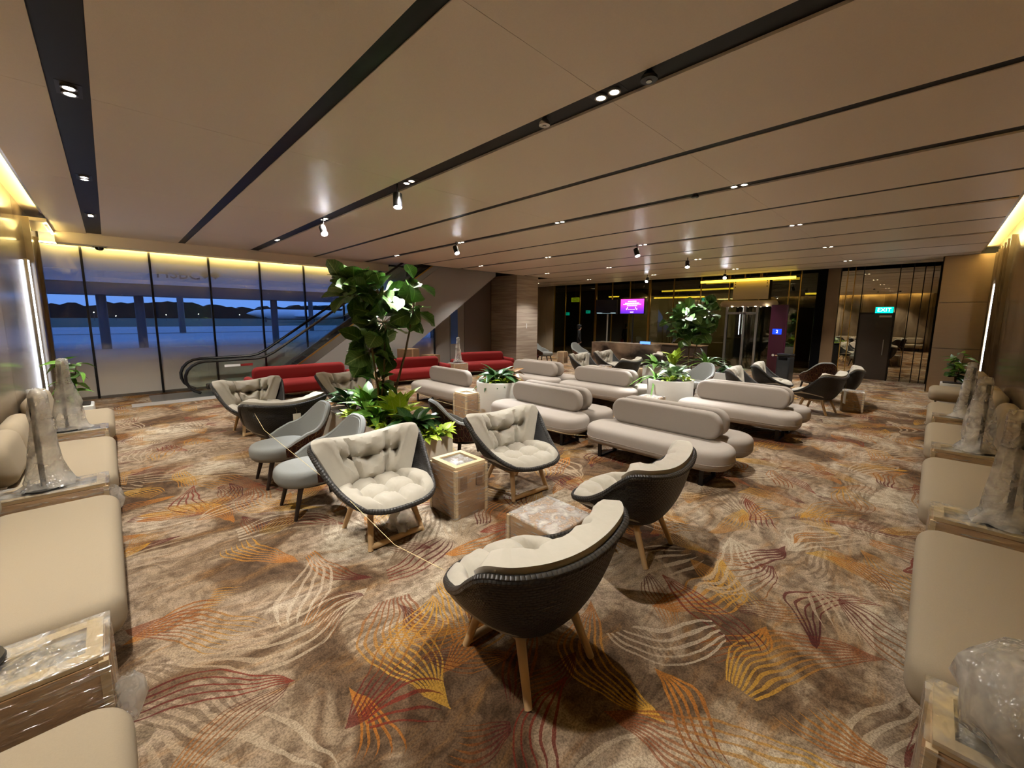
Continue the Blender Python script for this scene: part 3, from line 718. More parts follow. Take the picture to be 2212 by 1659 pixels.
# ================================================================== TUFTED WICKER LOUNGE CHAIRS
def sg(v, e): return (abs(v)**e)*(1 if v >= 0 else -1)
def smooth(t): t = max(0, min(1, t)); return t*t*(3-2*t)
RIM = [(0, -.47, .40), (.20, -.45, .405), (.335, -.35, .43), (.42, -.17, .50), (.48, .01, .62), (.525, .17, .765), (.525, .27, .84), (.42, .37, .835), (.22, .425, .805), (0, .44, .79)]
def rim(ph):
    a = abs(((ph+pi) % (2*pi))-pi); s_ = 1 if sin(ph) >= 0 else -1     # a is 0 at the front, pi at the back
    q = a/pi*9; i = min(8, int(q)); t = q-i
    P = lambda k: Vector(RIM[k]) if 0 <= k <= 9 else (Vector((-RIM[-k][0], RIM[-k][1], RIM[-k][2])) if k < 0 else Vector((-RIM[18-k][0], RIM[18-k][1], RIM[18-k][2])))
    p0, p1_, p2_, p3_ = P(i-1), P(i), P(i+1), P(i+2)
    v = .5*((2*p1_)+(p2_-p0)*t+(2*p0-5*p1_+4*p2_-p3_)*t*t+(3*p1_-p0-3*p2_+p3_)*t**3)
    return Vector((v.x*s_, v.y, v.z))
def base_(ph):
    n = 2/2.4
    return Vector((.29*sg(sin(ph), n), -.29*sg(cos(ph), n)-.02, .325))
def wall_(ph, t, off=0):
    a, b = base_(ph), rim(ph); p = a.lerp(b, t); s_ = sin(pi*t)
    out = Vector((p.x, p.y, 0)); out = out.normalized() if out.length > 1e-5 else out
    p = p+out*(.035*s_+off); p.z = a.z+(b.z-a.z)*(t**1.15)
    return p
def closed_slab(S, nu, nv, T, back=.012, center=Vector((0, 0, .9)), uv=True):
    """a cushion: surface S(u,v) puffed towards center by T(u,v)"""
    P = [[S(i/nu, j/nv) for i in range(nu+1)] for j in range(nv+1)]
    mb = MB(); top = []; bot = []
    for j in range(nv+1):
        for i in range(nu+1):
            a = P[j][min(i+1, nu)]-P[j][max(i-1, 0)]; b = P[min(j+1, nv)][i]-P[max(j-1, 0)][i]
            n = a.cross(b); n = n.normalized() if n.length > 1e-9 else Vector((0, 0, 1))
            if n.dot(center-P[j][i]) < 0: n = -n
            th = T(i/nu, j/nv); top.append(P[j][i]+n*th); bot.append(P[j][i]-n*back*min(1, th*20))
    w_ = nu+1; q = len(top); fs = []
    for j in range(nv):
        for i in range(nu):
            a, b, c, d = j*w_+i, j*w_+i+1, (j+1)*w_+i+1, (j+1)*w_+i
            fs.append((a, b, c, d)); fs.append((q+d, q+c, q+b, q+a))
    edge = [i for i in range(w_)]+[j*w_+nu for j in range(1, nv+1)]+[nv*w_+i for i in range(nu-1, -1, -1)]+[j*w_ for j in range(nv-1, 0, -1)]
    for k in range(len(edge)):
        a, b = edge[k], edge[(k+1) % len(edge)]; fs.append((b, a, q+a, q+b))
    mb.add(top+bot, fs); bm = bmesh.new()
    me = mb.mesh('c'); bm.from_mesh(me); bmesh.ops.recalc_face_normals(bm, faces=bm.faces); bm.to_mesh(me); bm.free()
    me.polygons.foreach_set('use_smooth', [True]*len(me.polygons))
    return me
def tuftfn(t0, pts, sig, ex, lines=()):
    def T(u, v):
        e = (1-abs(2*u-1)**ex)*(1-abs(2*v-1)**ex); e = max(0, e)**.5
        h = 1.0
        for (a, b) in pts:
            d = ((u-a)/sig[0])**2+((v-b)/sig[1])**2; h -= .72*math.exp(-d)
        for (x0, y0, x1, y1) in lines:
            dx, dy = (x1-x0), (y1-y0); q = max(0, min(1, ((u-x0)*dx+(v-y0)*dy)/(dx*dx+dy*dy)))
            d = ((u-x0-q*dx)/(sig[0]*.38))**2+((v-y0-q*dy)/(sig[1]*.38))**2; h -= .36*math.exp(-d)
        wr = .05*sin(40*u+9*v)*sin(31*v+5*u)
        return t0*e*max(.12, h+wr)
    return T
BUT = MB().lathe([(.001, -.006), (.009, -.003), (.009, .003), (.001, .006)], 10).mesh('button'); BUT.materials.append(M['cushion'])
def make_lounge():
    t = thing('wicker_lounge_chair', 'x', 'lounge chair')
    NU = 56
    sh = MB().grid(lambda u, v: wall_(2*pi*u, v), NU, 10, True, True)
    sh.grid(lambda u, v: base_(2*pi*u).lerp(Vector((0, -.02, .31)), v), NU, 2, True, True)
    sh.grid(lambda u, v: wall_(-2*pi*u, 1-v*.72, -.022), NU, 5, True, True)
    sh.build('wicker_shell', 'wicker', t, True, 80)
    rm = MB().tube([rim(2*pi*i/72) for i in range(72)], .025, 8, True)
    for fi in range(72*8): i, j = divmod(fi, 8); rm.uv[fi] = [(i/72*1.5, j/8*.1), (i/72*1.5, (j+1)/8*.1), ((i+1)/72*1.5, (j+1)/8*.1), ((i+1)/72*1.5, j/8*.1)]
    rm.build('rim', 'wicker', t)
    # seat cushion
    def S(u, v):
        a, b = 2*u-1, 2*v-1
        x = a*sqrt(1-.42*b*b); y = b*sqrt(1-.42*a*a)
        X = .425*x; Y = -.09+.39*y
        return Vector((X, Y, .385+.10*(abs(x)**3)*(.6+.4*smooth((Y+.45)/.3))+.03*max(0, -y)**2))
    pts = [(a, b) for b in (.33, .66) for a in (.2, .5, .8)]
    ln = [(.2, .33, .5, .33), (.5, .33, .8, .33), (.2, .66, .5, .66), (.5, .66, .8, .66)]+[(a, 0, a, 1) for a in (.2, .5, .8)]
    me = closed_slab(S, 40, 26, tuftfn(.105, pts, (.075, .085), 5, ln), .03, Vector((0, 0, 3))); me.materials.append(M['cushion']); sc_ = link('seat_cushion', me, t)
    for u, v in pts: o_ = link('button', BUT, sc_); o_.location = me.vertices[round(v*26)*41+round(u*40)].co
    def Bk(u, v):
        ph = pi+radians(79)*(1-2*u); r_ = rim(ph); lo = base_(ph)
        a = wall_(ph, .2, -.02); b = wall_(ph, 1, -.03)
        p = a.lerp(b, v*1.1); zt = r_.z+.055
        p.z = .40+(zt-.40)*v
        return p
    pts = [(.25, .5), (.5, .5), (.75, .5)]
    ln = [(.36, .0, .36, .9), (.64, 0, .64, .9), (.25, .5, .36, .55), (.36, .55, .5, .5), (.5, .5, .64, .55), (.64, .55, .75, .5)]
    bt = tuftfn(.125, pts, (.05, .13), 7, ln)
    me = closed_slab(Bk, 60, 18, lambda u, v: bt(u, v)*(1+.45*(1-(2*u-1)**2)), .012, Vector((0, -.1, .75))); me.materials.append(M['cushion']); bc = link('back_cushion', me, t)
    for u, v in pts: o_ = link('button', BUT, bc); o_.location = me.vertices[round(v*18)*61+round(u*60)].co
    # frame and legs
    f = MB()
    for s_ in (-1, 1): f.tube([(s_*.2, -.19, .283), (s_*.2, .18, .283)], .016)
    f.tube([(-.2, -.17, .282), (.2, -.17, .282)], .016).tube([(-.2, .16, .282), (.2, .16, .282)], .016); f.build('seat_frame', 'teak', t)
    for s_ in (-1, 1):
        MB().tube([(s_*.2, -.17, .31), (s_*.255, -.27, .0)], [.028, .024], 10).build('leg', 'teak', t)
        MB().tube([(s_*.2, .16, .31), (s_*.255, .29, .0)], [.028, .021], 10).build('leg', 'teak', t)
    MB().tube([(-.25, -.262, .03), (.25, -.262, .03)], .026, 10).build('stretcher', 'teak', t)
    return t
G1 = 'tufted wicker lounge chairs'
LC = make_lounge()
for x, y, r, lab in (
    (1.69, 3.45, 0, 'tufted wicker lounge chair facing the camera in front of the two grey armchairs'),
    (3.28, 3.27, -.08, 'tufted wicker lounge chair beside the framed carton, before the patterned armchair'),
    (1.64, 1.53, pi-.06, 'tufted wicker lounge chair seen from behind, nearest the camera'),
    (3.16, 1.72, pi+.04, 'tufted wicker lounge chair seen from behind with a paper tag hanging on it'),
    (1.68, 8.12, .06, 'tufted wicker lounge chair in front of the first red sofa left end'),
    (3.32, 8.05, .05, 'tufted wicker lounge chair partly behind the rectangular planter leaves'),
    (1.65, 6.4, pi, 'tufted wicker lounge chair with its back turned, behind the grey armchairs'),
    (10.6, 7.5, .1, 'tufted wicker lounge chair left of the stone desk, nearer of the two facing us there'),
    (12.1, 7.6, .05, 'tufted wicker lounge chair directly in front of the stone desk, facing us'),
    (10.4, 6.1, pi, 'tufted wicker lounge chair with back turned before the stone desk'),
    (12.6, 6.45, pi+.3, 'dark lounge chair half hidden left of the far white planter'),
    (10.3, 2.85, .12, 'tufted lounge chair angled right, behind the right rear double sofa'),
    (11.85, 2.75, .18, 'farther of two angled lounge chairs left of the maroon totem'),
    (10.9, 1.62, pi-.2, 'lounge chair seen from behind at the right aisle with a white tag'),
    (12.5, 1.45, pi+.1, 'lounge chair behind the aisle chair, closest to the exit door')):
    place(LC, (x, y, 0), r, lab, G1)

# ================================================================== GREY ARMCHAIRS WITH PATTERNED BACK
def make_arm():
    t = thing('upholstered_armchair', 'x', 'armchair')
    def outl(a, off=0):   # a: 0 front-right round the back to pi front-left ; front is -y
        n = 2/2.6; x = (.30+off)*sg(cos(a), n); y = (.30+off)*sg(sin(a), n)
        return Vector((x, y, 0))
    def hgt(k): k = min(k, 1-k); return .48+.12*smooth(k/.14)+.28*smooth((k-.13)/.34)
    def P(u, v, off):
        k = u; a = radians(-14)+radians(208)*k; p = outl(a, off+.05*v*(1+.6*sin(pi*k))); p.z = .36+(hgt(k)-.36)*v
        if sin(a) > 0: p.y += .10*v*sin(a)
        return p
    def shell(o1, o2, name, mt):
        mb = MB()
        mb.grid(lambda u, v: P(u, v, o1), 32, 8, False)
        k = len(mb.v); mb.grid(lambda u, v: P(1-u, v, o2), 32, 8, False)
        for i in range(32):
            a, b = 8*33+i, 8*33+i+1; c, d = k+8*33+32-i, k+8*33+31-i; mb.f.append((a, b, d, c))
            a, b = i, i+1; c, d = k+32-i, k+31-i; mb.f.append((b, a, c, d))
        for j in range(8):
            mb.f.append((j*33, (j+1)*33, k+(j+1)*33+32, k+j*33+32)); mb.f.append(((j+1)*33+32, j*33+32, k+j*33, k+(j+1)*33))
        return mb.build(name, mt, t, True, 60)
    shell(-.045, 0, 'inner_back', 'grey_fabric')
    shell(.001, .022, 'outer_back', 'leaf_pattern')['label'] = 'leaf patterned brown outer back'
    MB().tube([P(i/32, 1, -.011) for i in range(33)], .03, 8).build('top_roll', 'grey_fabric', t)
    MB().slab(.57, .64, .17, .25, .06, (0, -.09, .395), crown=.015).build('seat', 'grey_fabric', t, True, 60)
    MB().slab(.5, .52, .03, .2, .01, (0, -.03, .315)).build('base_frame', 'dark_leg', t)
    for sx in (-1, 1):
        for sy in (-1, 1): MB().tube([(sx*.2, sy*.2-.03, .32), (sx*.235, sy*.26-.05, 0)], [.028, .017], 8).build('leg', 'dark_leg', t)
    return t
AC = make_arm(); G2 = 'grey armchairs with patterned backs'
for x, y, r, lab in (
    (1.45, 5.42, -pi/2, 'grey armchair with patterned back, farther of the two beside the rectangular planter'),
    (1.45, 4.42, -pi/2, 'grey armchair with patterned back, nearer one beside the rectangular planter'),
    (3.45, 4.45, pi/2-.25, 'armchair showing its brown leaf patterned back behind the rectangular planter'),
    (10.35, 4.05, -pi/2-.3, 'pale grey armchair behind the second round planter'),
    (13.6, 2.1, pi/2+.6, 'dark patterned armchair beside the exit door aisle'),
    (13.95, 12.2, .3, 'grey armchair against the pale panels right of the stone pillar'),
    (14.9, 10.8, -.1, 'grey armchair beside the little wooden table left of the stone desk')):
    place(AC, (x, y, 0), r, lab, G2)

# ================================================================== DOUBLE SIDED PILL SOFAS
def make_pill():
    """front unit: sits facing -x, back at +x; long axis y, origin at floor centre"""
    t = thing('pill_sofa', 'x', 'sofa')
    MB().slab(2.0, .68, .26, .3, .085, (0, 0, .335), 'yxz', 8, 6, .012).build('seat', 'sofa_fabric', t, True, 60)
    bk = MB().slab(1.55, .37, .15, .17, .05, (.22, 0, .645), 'yzx', 8, 5).build('backrest', 'sofa_fabric', t, True, 60)
    pp = []
    for q, (sx, sy) in enumerate(((1, 1), (-1, 1), (-1, -1), (1, -1))):
        for i in range(7):
            a = q*pi/2+i/6*pi/2; pp.append((sx*.04+.302*cos(a), sy*.7+.302*sin(a), .30))
    MB().tube(pp, .004, 5, True).build('piping', 'sofa_fabric', t)
    for s_ in (-1, 1):
        l = MB().box(-.22, -.195, s_*.72-.025, s_*.72+.025, 0, .21).box(.195, .22, s_*.72-.025, s_*.72+.025, 0, .21).box(-.22, .22, s_*.72-.025, s_*.72+.025, 0, .025).box(-.22, .22, s_*.72-.025, s_*.72+.025, .195, .212)
        l.build('sled_leg', 'black_metal', t, False)
    return t
PS = make_pill(); G3 = 'beige pill shaped sofas set back to back'
sofas = [(5.17, 2.5, 0, 'beige pill sofa in the foreground pair, side towards the camera'), (5.87, 2.5, pi, 'beige pill sofa in the foreground pair, far side'),
    (5.17, 4.65, 0, 'beige pill sofa beside the first round planter, near side of its pair'), (5.87, 4.65, pi, 'beige pill sofa beside the first round planter, far side of its pair'),
    (7.95, 2.35, 0, 'beige pill sofa at the right rear, near side of its pair'), (8.65, 2.35, pi, 'beige pill sofa at the right rear, far side of its pair'),
    (8.0, 5.35, 0, 'beige pill sofa left of the second round planter, near side of its pair'), (8.7, 5.35, pi, 'beige pill sofa left of the second round planter, far side of its pair'),
    (8.0, 7.5, 0, 'beige pill sofa farthest back by the stone pillar, near side'), (8.7, 7.5, pi, 'beige pill sofa farthest back by the stone pillar, far side'),
    (5.35, 7.75, 0, 'beige pill sofa standing alone in front of the red sofas')]
for x, y, r, lab in sofas: place(PS, (x, y, 0), r, lab, G3)

# ================================================================== RED SOFAS
def red_sofa(x, y, L, rz, label):
    t = thing('red_sofa', label, 'sofa', (x, y, 0), rz, 'red sofas in front of the escalator')
    MB().slab(L, .72, .3, .14, .1, (0, -.05, .28), 'xyz', 6, 5, .01).build('seat', 'red_fabric', t, True, 60)
    MB().slab(L-.3, .42, .2, .14, .09, (0, .25, .55), 'xzy', 6, 5).build('backrest', 'red_fabric', t, True, 60)
    for s_ in (-1, 1):
        MB().slab(.75, .22, .16, .09, .07, (s_*(L/2-.06), 0, .43), 'yzx', 6, 4).build('arm', 'red_fabric', t, True, 60)
        for q in (-1, 1): MB().tube([(s_*(L/2-.2), q*.25, .14), (s_*(L/2-.2), q*.25, 0)], .018, 8).build('leg', 'black_metal', t)
red_sofa(3.45, 11.1, 2.5, -.05, 'long red sofa at the left in front of the escalator')
red_sofa(6.6, 11.0, 2.1, -.15, 'red sofa behind the fig tree trunk')
red_sofa(9.5, 11.2, 2.2, -.25, 'red sofa nearest the stone pillar, behind the first round planter')
red_sofa(14.0, 13.2, 1.0, -pi/2, 'small piece of red sofa peeking out right of the stone pillar')

# ================================================================== WRAPPED CARTONS AND TABLES
def carton(x, y, z, sx, sy, sz, rz, label, frame=True, handles=False, group='film wrapped cartons', cat='carton', name='wrapped_carton', posts=True):
    t = thing(name, label, cat, (x, y, z), rz, group)
    cb_ = MB().slab(sx-.03, sy-.03, sz-.015, .008, .006, (0, 0, sz/2-.008), 'xyz', 2, 2).build('carton_body', 'carton', t)
    if posts:
        for a in (-1, 1):
            for b in (-1, 1):
                px, py = a*(sx/2-.02), b*(sy/2-.02); MB().box(px-.016, px+.016, py-.016, py+.016, 0, sz-.01).build('corner_batten', 'pine', t, False)
    if frame:
        w_ = .055; z0, z1 = sz-.012, sz+.02
        for (a, b, c, d) in ((-sx/2+.02, sx/2-.02, -sy/2+.02, -sy/2+.02+w_), (-sx/2+.02, sx/2-.02, sy/2-.02-w_, sy/2-.02), (-sx/2+.02, -sx/2+.02+w_, -sy/2+.02+w_, sy/2-.02-w_), (sx/2-.02-w_, sx/2-.02, -sy/2+.02+w_, sy/2-.02-w_)):
            MB().box(a, b, c, d, z0, z1).build('frame_slat', 'pine', t, False)
        MB().box(-sx/2+.02+w_, sx/2-.02-w_, -sy/2+.02+w_, sy/2-.02-w_, z0, z0+.012).build('bubble_pad', 'bubble_wrap_top', t, False)
    else:
        MB().slab(sx-.02, sy-.02, .025, .01, .01, (0, 0, sz-.005)).build('bubble_pad', 'bubble_wrap_top', t)
    if handles:
        for a in (-.1, .1): box('sticker', 'carton_dark', a-.04, a+.04, -sy/2+.006, -sy/2+.012, sz*.58, sz*.82, cb_)
    if cat == 'table': MB().slab(sx+.01, sy+.01, .006, .01, .003, (0, 0, sz+.0235)).build('top_film', 'table_film', t)
    rr = random.Random(int(x*100+y*10)); f = MB(); n = 10
    pts = []
    for j, zz in enumerate((.004, sz*.25, sz*.5, sz*.75, sz*.98)):
        for k in range(4*n):
            e = k//n; q = (k % n)/n
            cx, cy = [(-1+2*q, -1), (1, -1+2*q), (1-2*q, 1), (-1, 1-2*q)][e]
            o = 1+rr.uniform(0, .018); pts.append((cx*sx/2*o, cy*sy/2*o, zz))
    fs = [(j*4*n+k, j*4*n+(k+1) % (4*n), (j+1)*4*n+(k+1) % (4*n), (j+1)*4*n+k) for j in range(4) for k in range(4*n)]
    f.add(pts, fs).build('stretch_wrap', 'stretch_film', t, True, 25)
    return t
carton(2.48, 3.32, 0, .42, .46, .52, 0, 'carton with pine frame lid standing between two facing lounge chairs', True, True)
carton(2.4, 2.0, 0, .5, .5, .44, -.02, 'low film wrapped carton in the middle of the four chairs, bubble wrap top', False)
carton(4.78, 6.12, 0, .34, .4, .56, 0, 'narrow framed carton left of the first round planter')
carton(7.8, 3.9, 0, .46, .44, .42, 0, 'film wrapped carton in front of the second round planter', False)
carton(2.52, 7.85, 0, .46, .46, .5, .05, 'pale wrapped carton between the two chairs before the red sofa', False)
carton(11.36, 7.35, 0, .38, .38, .48, .05, 'wrapped carton between the two lounge chairs by the desk', False)
carton(11.4, 6.22, 0, .46, .46, .48, 0, 'wrapped carton right of the turned chair before the desk')
carton(11.08, 2.7, 0, .4, .4, .44, .1, 'wrapped carton between the two angled lounge chairs at right', False)
carton(11.7, 1.1, 0, .38, .4, .44, .1, 'pale carton beside the aisle chair with the white tag', False)
carton(14.42, 11.5, 0, .36, .36, .5, .1, 'small wooden side table carton between the far grey armchairs', True)
carton(5.25, 10.75, 0, .45, .5, .5, 0, 'wrapped carton between the first two red sofas', False)
carton(8.05, 10.75, 0, .5, .5, .52, -.2, 'wrapped carton between the second and third red sofas', False)
for i, (x, y, s_, lab) in enumerate(((7.0, 12.05, .55, 'plain brown moving box behind the second red sofa'), (7.9, 12.1, .5, 'second brown box beside the moving box under the escalator'))):
    t = thing('moving_box', lab, 'box', (x, y, 0), .1)
    MB().box(-s_/2, s_/2, -s_/2+.05, s_/2-.05, 0, .95 if i == 0 else .7).build('carton_body', 'carton_dark', t, False)
    MB().box(-.03, .03, -s_/2+.046, s_/2-.046, 0, .952 if i == 0 else .702).build('tape', 'carton', t, False)

# crumpled bubble wrap around a thin post on a round foot
def crumple(prof, n, seed, amp, c=(0, 0, 0), sx=1, sy=1):
    rr = random.Random(seed); mb = MB(); vs = []
    for i, (r, z) in enumerate(prof):
        for j in range(n):
            q = r*(1+rr.uniform(-amp, amp)); a = 2*pi*j/n
            vs.append((c[0]+q*sx*cos(a), c[1]+q*sy*sin(a), c[2]+z+rr.uniform(-.5, .5)*amp*.06))
    k = len(prof); fs = [(i*n+j, i*n+(j+1) % n, (i+1)*n+(j+1) % n, (i+1)*n+j) for i in range(k-1) for j in range(n)]
    return mb.add(vs, fs)
def post(x, y, z, label, seed, h=.8, tilt=0, fat=1.0, rz=0):
    t = thing('wrapped_post', label, 'post', (x, y, z), rz, 'bubble wrapped posts on the bench tables')
    MB().lathe([(.001, 0), (.13, 0), (.13, .014), (.02, .02), (.001, .02)], 24).build('foot', 'speckle_black', t)
    MB().slab(.035, .012, h-.03, .004, .004, (0, 0, h/2), 'xyz', 2, 2).build('post_blade', 'speckle_black', t)
    prof = [(.18, .01), (.14, .05), (.11*fat, .12), (.1*fat, .22), (.09*fat, .36), (.075*fat, .5), (.065, .64), (.055, h), (.045, h+.05), (.012, h+.06)]
    o = crumple(prof, 18, seed, .22, (.03, .02, 0), 1, .75).build('bubble_wrap', 'bubble_wrap', t, True, 70)
    return t

# ================================================================== WALL BENCHES
def bench(x, y, L, rz, label, group):
    """front faces -x local when rz = 0... long axis y"""
    t = thing('wall_bench', label, 'bench', (x, y, 0), rz, group)
    MB().slab(L, .74, .25, .14, .09, (0, 0, .345), 'yxz', 7, 5, .012).build('seat', 'bench_fabric', t, True, 60)
    n = 2 if L > 1.5 else 1; w_ = (L-.1)/n
    for k in range(n):
        b = MB().slab(w_-.04, .42, .2, .16, .095, (0, 0, 0), 'yzx', 7, 5).build('back_cushion', 'bench_fabric', t, True, 60)
        b.location = (.37, -L/2+.05+w_*(k+.5), .68); b.rotation_euler = (0, radians(9), 0)
    for s_ in (-1, 1):
        yy = s_*(L/2-.25)
        MB().box(-.25, -.23, yy-.02, yy+.02, 0, .225).box(.25, .27, yy-.02, yy+.02, 0, .225).box(-.25, .27, yy-.02, yy+.02, 0, .02).build('sled_leg', 'black_metal', t, False)
    return t
GL, GR = 'left wall bench seats', 'right wall bench seats'
for y, L, lab in ((1.25, 1.9, 'left bench seat nearest the camera, cut off at the bottom corner'), (3.92, 1.96, 'left bench seat between the nearest and the second wrapped table'),
                  (6.35, 1.9, 'left bench seat between the second and third wrapped tables'), (8.75, 1.5, 'last left bench seat beside the leafy plant')):
    bench(-.44, y, L, pi, lab, GL)
for x, L, lab in ((3.38, 1.86, 'right bench seat between the nearest and the second wrapped table'), (5.75, 1.8, 'right bench seat between the second and third wrapped tables'),
                  (8.12, 1.7, 'right bench seat between the third and fourth wrapped tables'), (10.4, 1.7, 'right bench seat beyond the fourth wrapped table'), (13.6, 1.1, 'farthest right bench seat beside the small plant')):
    bench(x, -.44, L, pi/2 + pi, lab, GR)
GT = 'film wrapped bench tables'
for y, lab in ((2.57, 'wrapped bench table nearest the camera at left'), (5.16, 'second wrapped bench table along the left wall'), (7.62, 'third wrapped bench table along the left wall')):
    carton(-.5, y, 0, .74, .36, .5, 0, lab, True, False, GT, 'table', 'wrapped_table')
for x, lab in ((2.14, 'wrapped bench table nearest the camera at right'), (4.55, 'second wrapped bench table along the right wall'), (6.95, 'third wrapped bench table along the right wall'), (9.28, 'fourth wrapped bench table along the right wall')):
    carton(x, -.5, 0, .38, .74, .5, 0, lab, True, False, GT, 'table', 'wrapped_table')
post(-.52, 5.16, .527, 'bubble wrapped post on the second left bench table', 1, .8)
post(-.5, 7.62, .527, 'bubble wrapped post on the third left bench table before the plant', 2, .86, fat=1.3)
post(4.55, -.52, .527, 'bubble wrapped post on the second right bench table', 3, .8, rz=pi/2)
post(6.95, -.5, .527, 'bubble wrapped post on the third right bench table', 4, .8, fat=1.2, rz=pi/2)
post(9.28, -.5, .527, 'bubble wrapped post on the fourth right bench table', 5, .8, rz=pi/2)
post(8.05, 10.75, .55, 'bubble wrapped post between the red sofas by the escalator', 6, .75)
t = thing('lamp_foot', 'round black foot lying on the nearest left bench table', 'foot', (-.57, 2.66, .527)); MB().lathe([(.001, 0), (.12, 0), (.125, .012), (.12, .026), (.001, .028)], 28).build('disc', 'speckle_black', t); MB().lathe([(.02, .028), (.018, .034), (.001, .036)], 12).build('socket', 'speckle_black', t)
t = thing('bubble_wrap_bundle', 'large crumpled bubble wrap bundle on the nearest right bench table', 'bubble wrap', (2.13, -.42, .527))
crumple([(.05, 0), (.2, .04), (.25, .14), (.22, .26), (.14, .34), (.01, .37)], 20, 8, .16).build('outer_sheet', 'bubble_wrap', t, True, 70)
crumple([(.05, .02), (.16, .05), (.18, .14), (.12, .24), (.01, .28)], 14, 9, .2).build('inner_sheet', 'bubble_wrap', t, True, 70)
t = thing('lamp_foot', 'black lamp foot with blade on the nearest right bench table', 'foot', (2.0, -.62, .527)); MB().lathe([(.001, 0), (.12, 0), (.125, .012), (.12, .026), (.001, .028)], 28).build('disc', 'speckle_black', t)
MB().slab(.035, .012, .6, .004, .004, (0, 0, .32), 'xyz', 2, 2).build('post_blade', 'speckle_black', t)
t = thing('bubble_wrap_ball', 'crumpled plastic ball on the carpet under the lounge chair', 'plastic', (1.83, 3.32, 0))
crumple([(.03, .004), (.13, .03), (.16, .1), (.13, .17), (.05, .22), (.01, .225)], 16, 11, .2).build('crumpled_sheet', 'bubble_wrap', t, True, 70)
for i, (x, y, z, lab) in enumerate(((.02, 2.42, .28, 'loose film tail at the corner of the nearest left bench table'), (.0, 5.02, .38, 'loose film tail at the corner of the second left bench table'), (1.92, -.02, .3, 'loose film tail at the corner of the nearest right bench table'))):
    t = thing('film_tail', lab, 'plastic film', (x-.1 if i < 2 else x, y if i < 2 else y-.1, z-.15), 0, 'loose film tails on the bench tables')
    crumple([(.01, 0), (.04, .05), (.055, .12), (.05, .18), (.02, .24)], 10, 20+i, .4).build('crumpled_sheet', 'bubble_wrap', t, True, 70)
# ================================================================== PLANTERS AND PLANTS
def leafmesh(name, prof, L, W, droop, cup, mt, wave=0, nv=8):
    """leaf along +y from the origin, prof(v) gives half width 0..1"""
    def fn(u, v):
        a = 2*u-1; w_ = W*prof(v)
        y = L*v; z = -droop*L*v*v + cup*W*a*a*prof(v) + wave*L*sin(v*17+a*2)*a*a
        return (a*w_, y*(1-.15*droop*v), z)
    me = MB().grid(fn, 4, nv, True).mesh(name, True, 180); me.materials.append(M[mt]); return me
fig_p = lambda v: max(.03, (sin(pi*min(1, v**1.25))**.75)*(.72+.4*v)) if 0 < v < 1 else .03
lan_p = lambda v: max(.03, sin(pi*v**.75)**1.0) if 0 < v < 1 else .03
strap_p = lambda v: max(.03, (1-v)**.45*min(1, v*6+.35))
FIG = [leafmesh('leaf', fig_p, .29, .125, d, .3, 'fig_leaf', .03) for d in (.1, .3, .6)]
DRK = [leafmesh('leaf', lan_p, .30, .075, d, .3, 'dark_leaf') for d in (.25, .6, 1.0)]
MID = [leafmesh('leaf', lan_p, .32, .068, d, .3, 'mid_leaf') for d in (.2, .5, .9)]
LIM = [leafmesh('leaf', lan_p, .14, .045, d, .3, 'lime_leaf', nv=5) for d in (.2, .6)]
LIMB = [leafmesh('leaf', lan_p, .30, .07, d, .3, 'lime_leaf') for d in (.15, .35, .7)]
SIL = [leafmesh('leaf', lan_p, .22, .07, d, .25, 'silver_leaf') for d in (.3, .7)]
STR = [leafmesh('leaf', strap_p, .45, .035, d, .4, 'mid_leaf', nv=9) for d in (.5, .9, 1.2)]
STRS = [leafmesh('leaf', strap_p, .42, .04, d, .4, 'silver_leaf', nv=9) for d in (.6, 1.0)]
BRZ = [leafmesh('leaf', lan_p, .24, .06, d, .3, 'bronze_leaf') for d in (.4, .8)]
stalk = {}
def put_leaf(me, parent, p, d, roll, s):
    d = Vector(d).normalized(); q = d.to_track_quat('Y', 'Z')
    o = link('leaf', me, parent); o.location = p; o.rotation_mode = 'QUATERNION'
    from mathutils import Quaternion
    o.rotation_quaternion = q @ Quaternion((0, 1, 0), roll); o.scale = (s, s, s); return o
def rosette(name, label, loc, leaves, n, s, hgt, seed, elev=(25, 75), spread=.03, stems=True, group='planter greenery'):
    rr = random.Random(seed); t = thing(name, label, 'plant', loc, 0, group)
    st = MB()
    for i in range(n):
        a = 2*pi*i*.382+rr.uniform(-.3, .3); e = radians(rr.uniform(*elev)); h = hgt*rr.uniform(.35, 1)
        d = Vector((cos(a)*cos(e), sin(a)*cos(e), sin(e)))
        p = Vector((cos(a)*spread*rr.uniform(.5, 2), sin(a)*spread*rr.uniform(.5, 2), h))
        if stems: st.tube([(p.x*.2, p.y*.2, 0), tuple(p+d*.01)], .006*s+.002, 5)
        put_leaf(rr.choice(leaves), t, p, d, rr.uniform(-.4, .4), s*rr.uniform(.75, 1.15))
    if stems: st.build('stems', 'mid_leaf' if leaves is not BRZ else 'bronze_leaf', t)
    return t
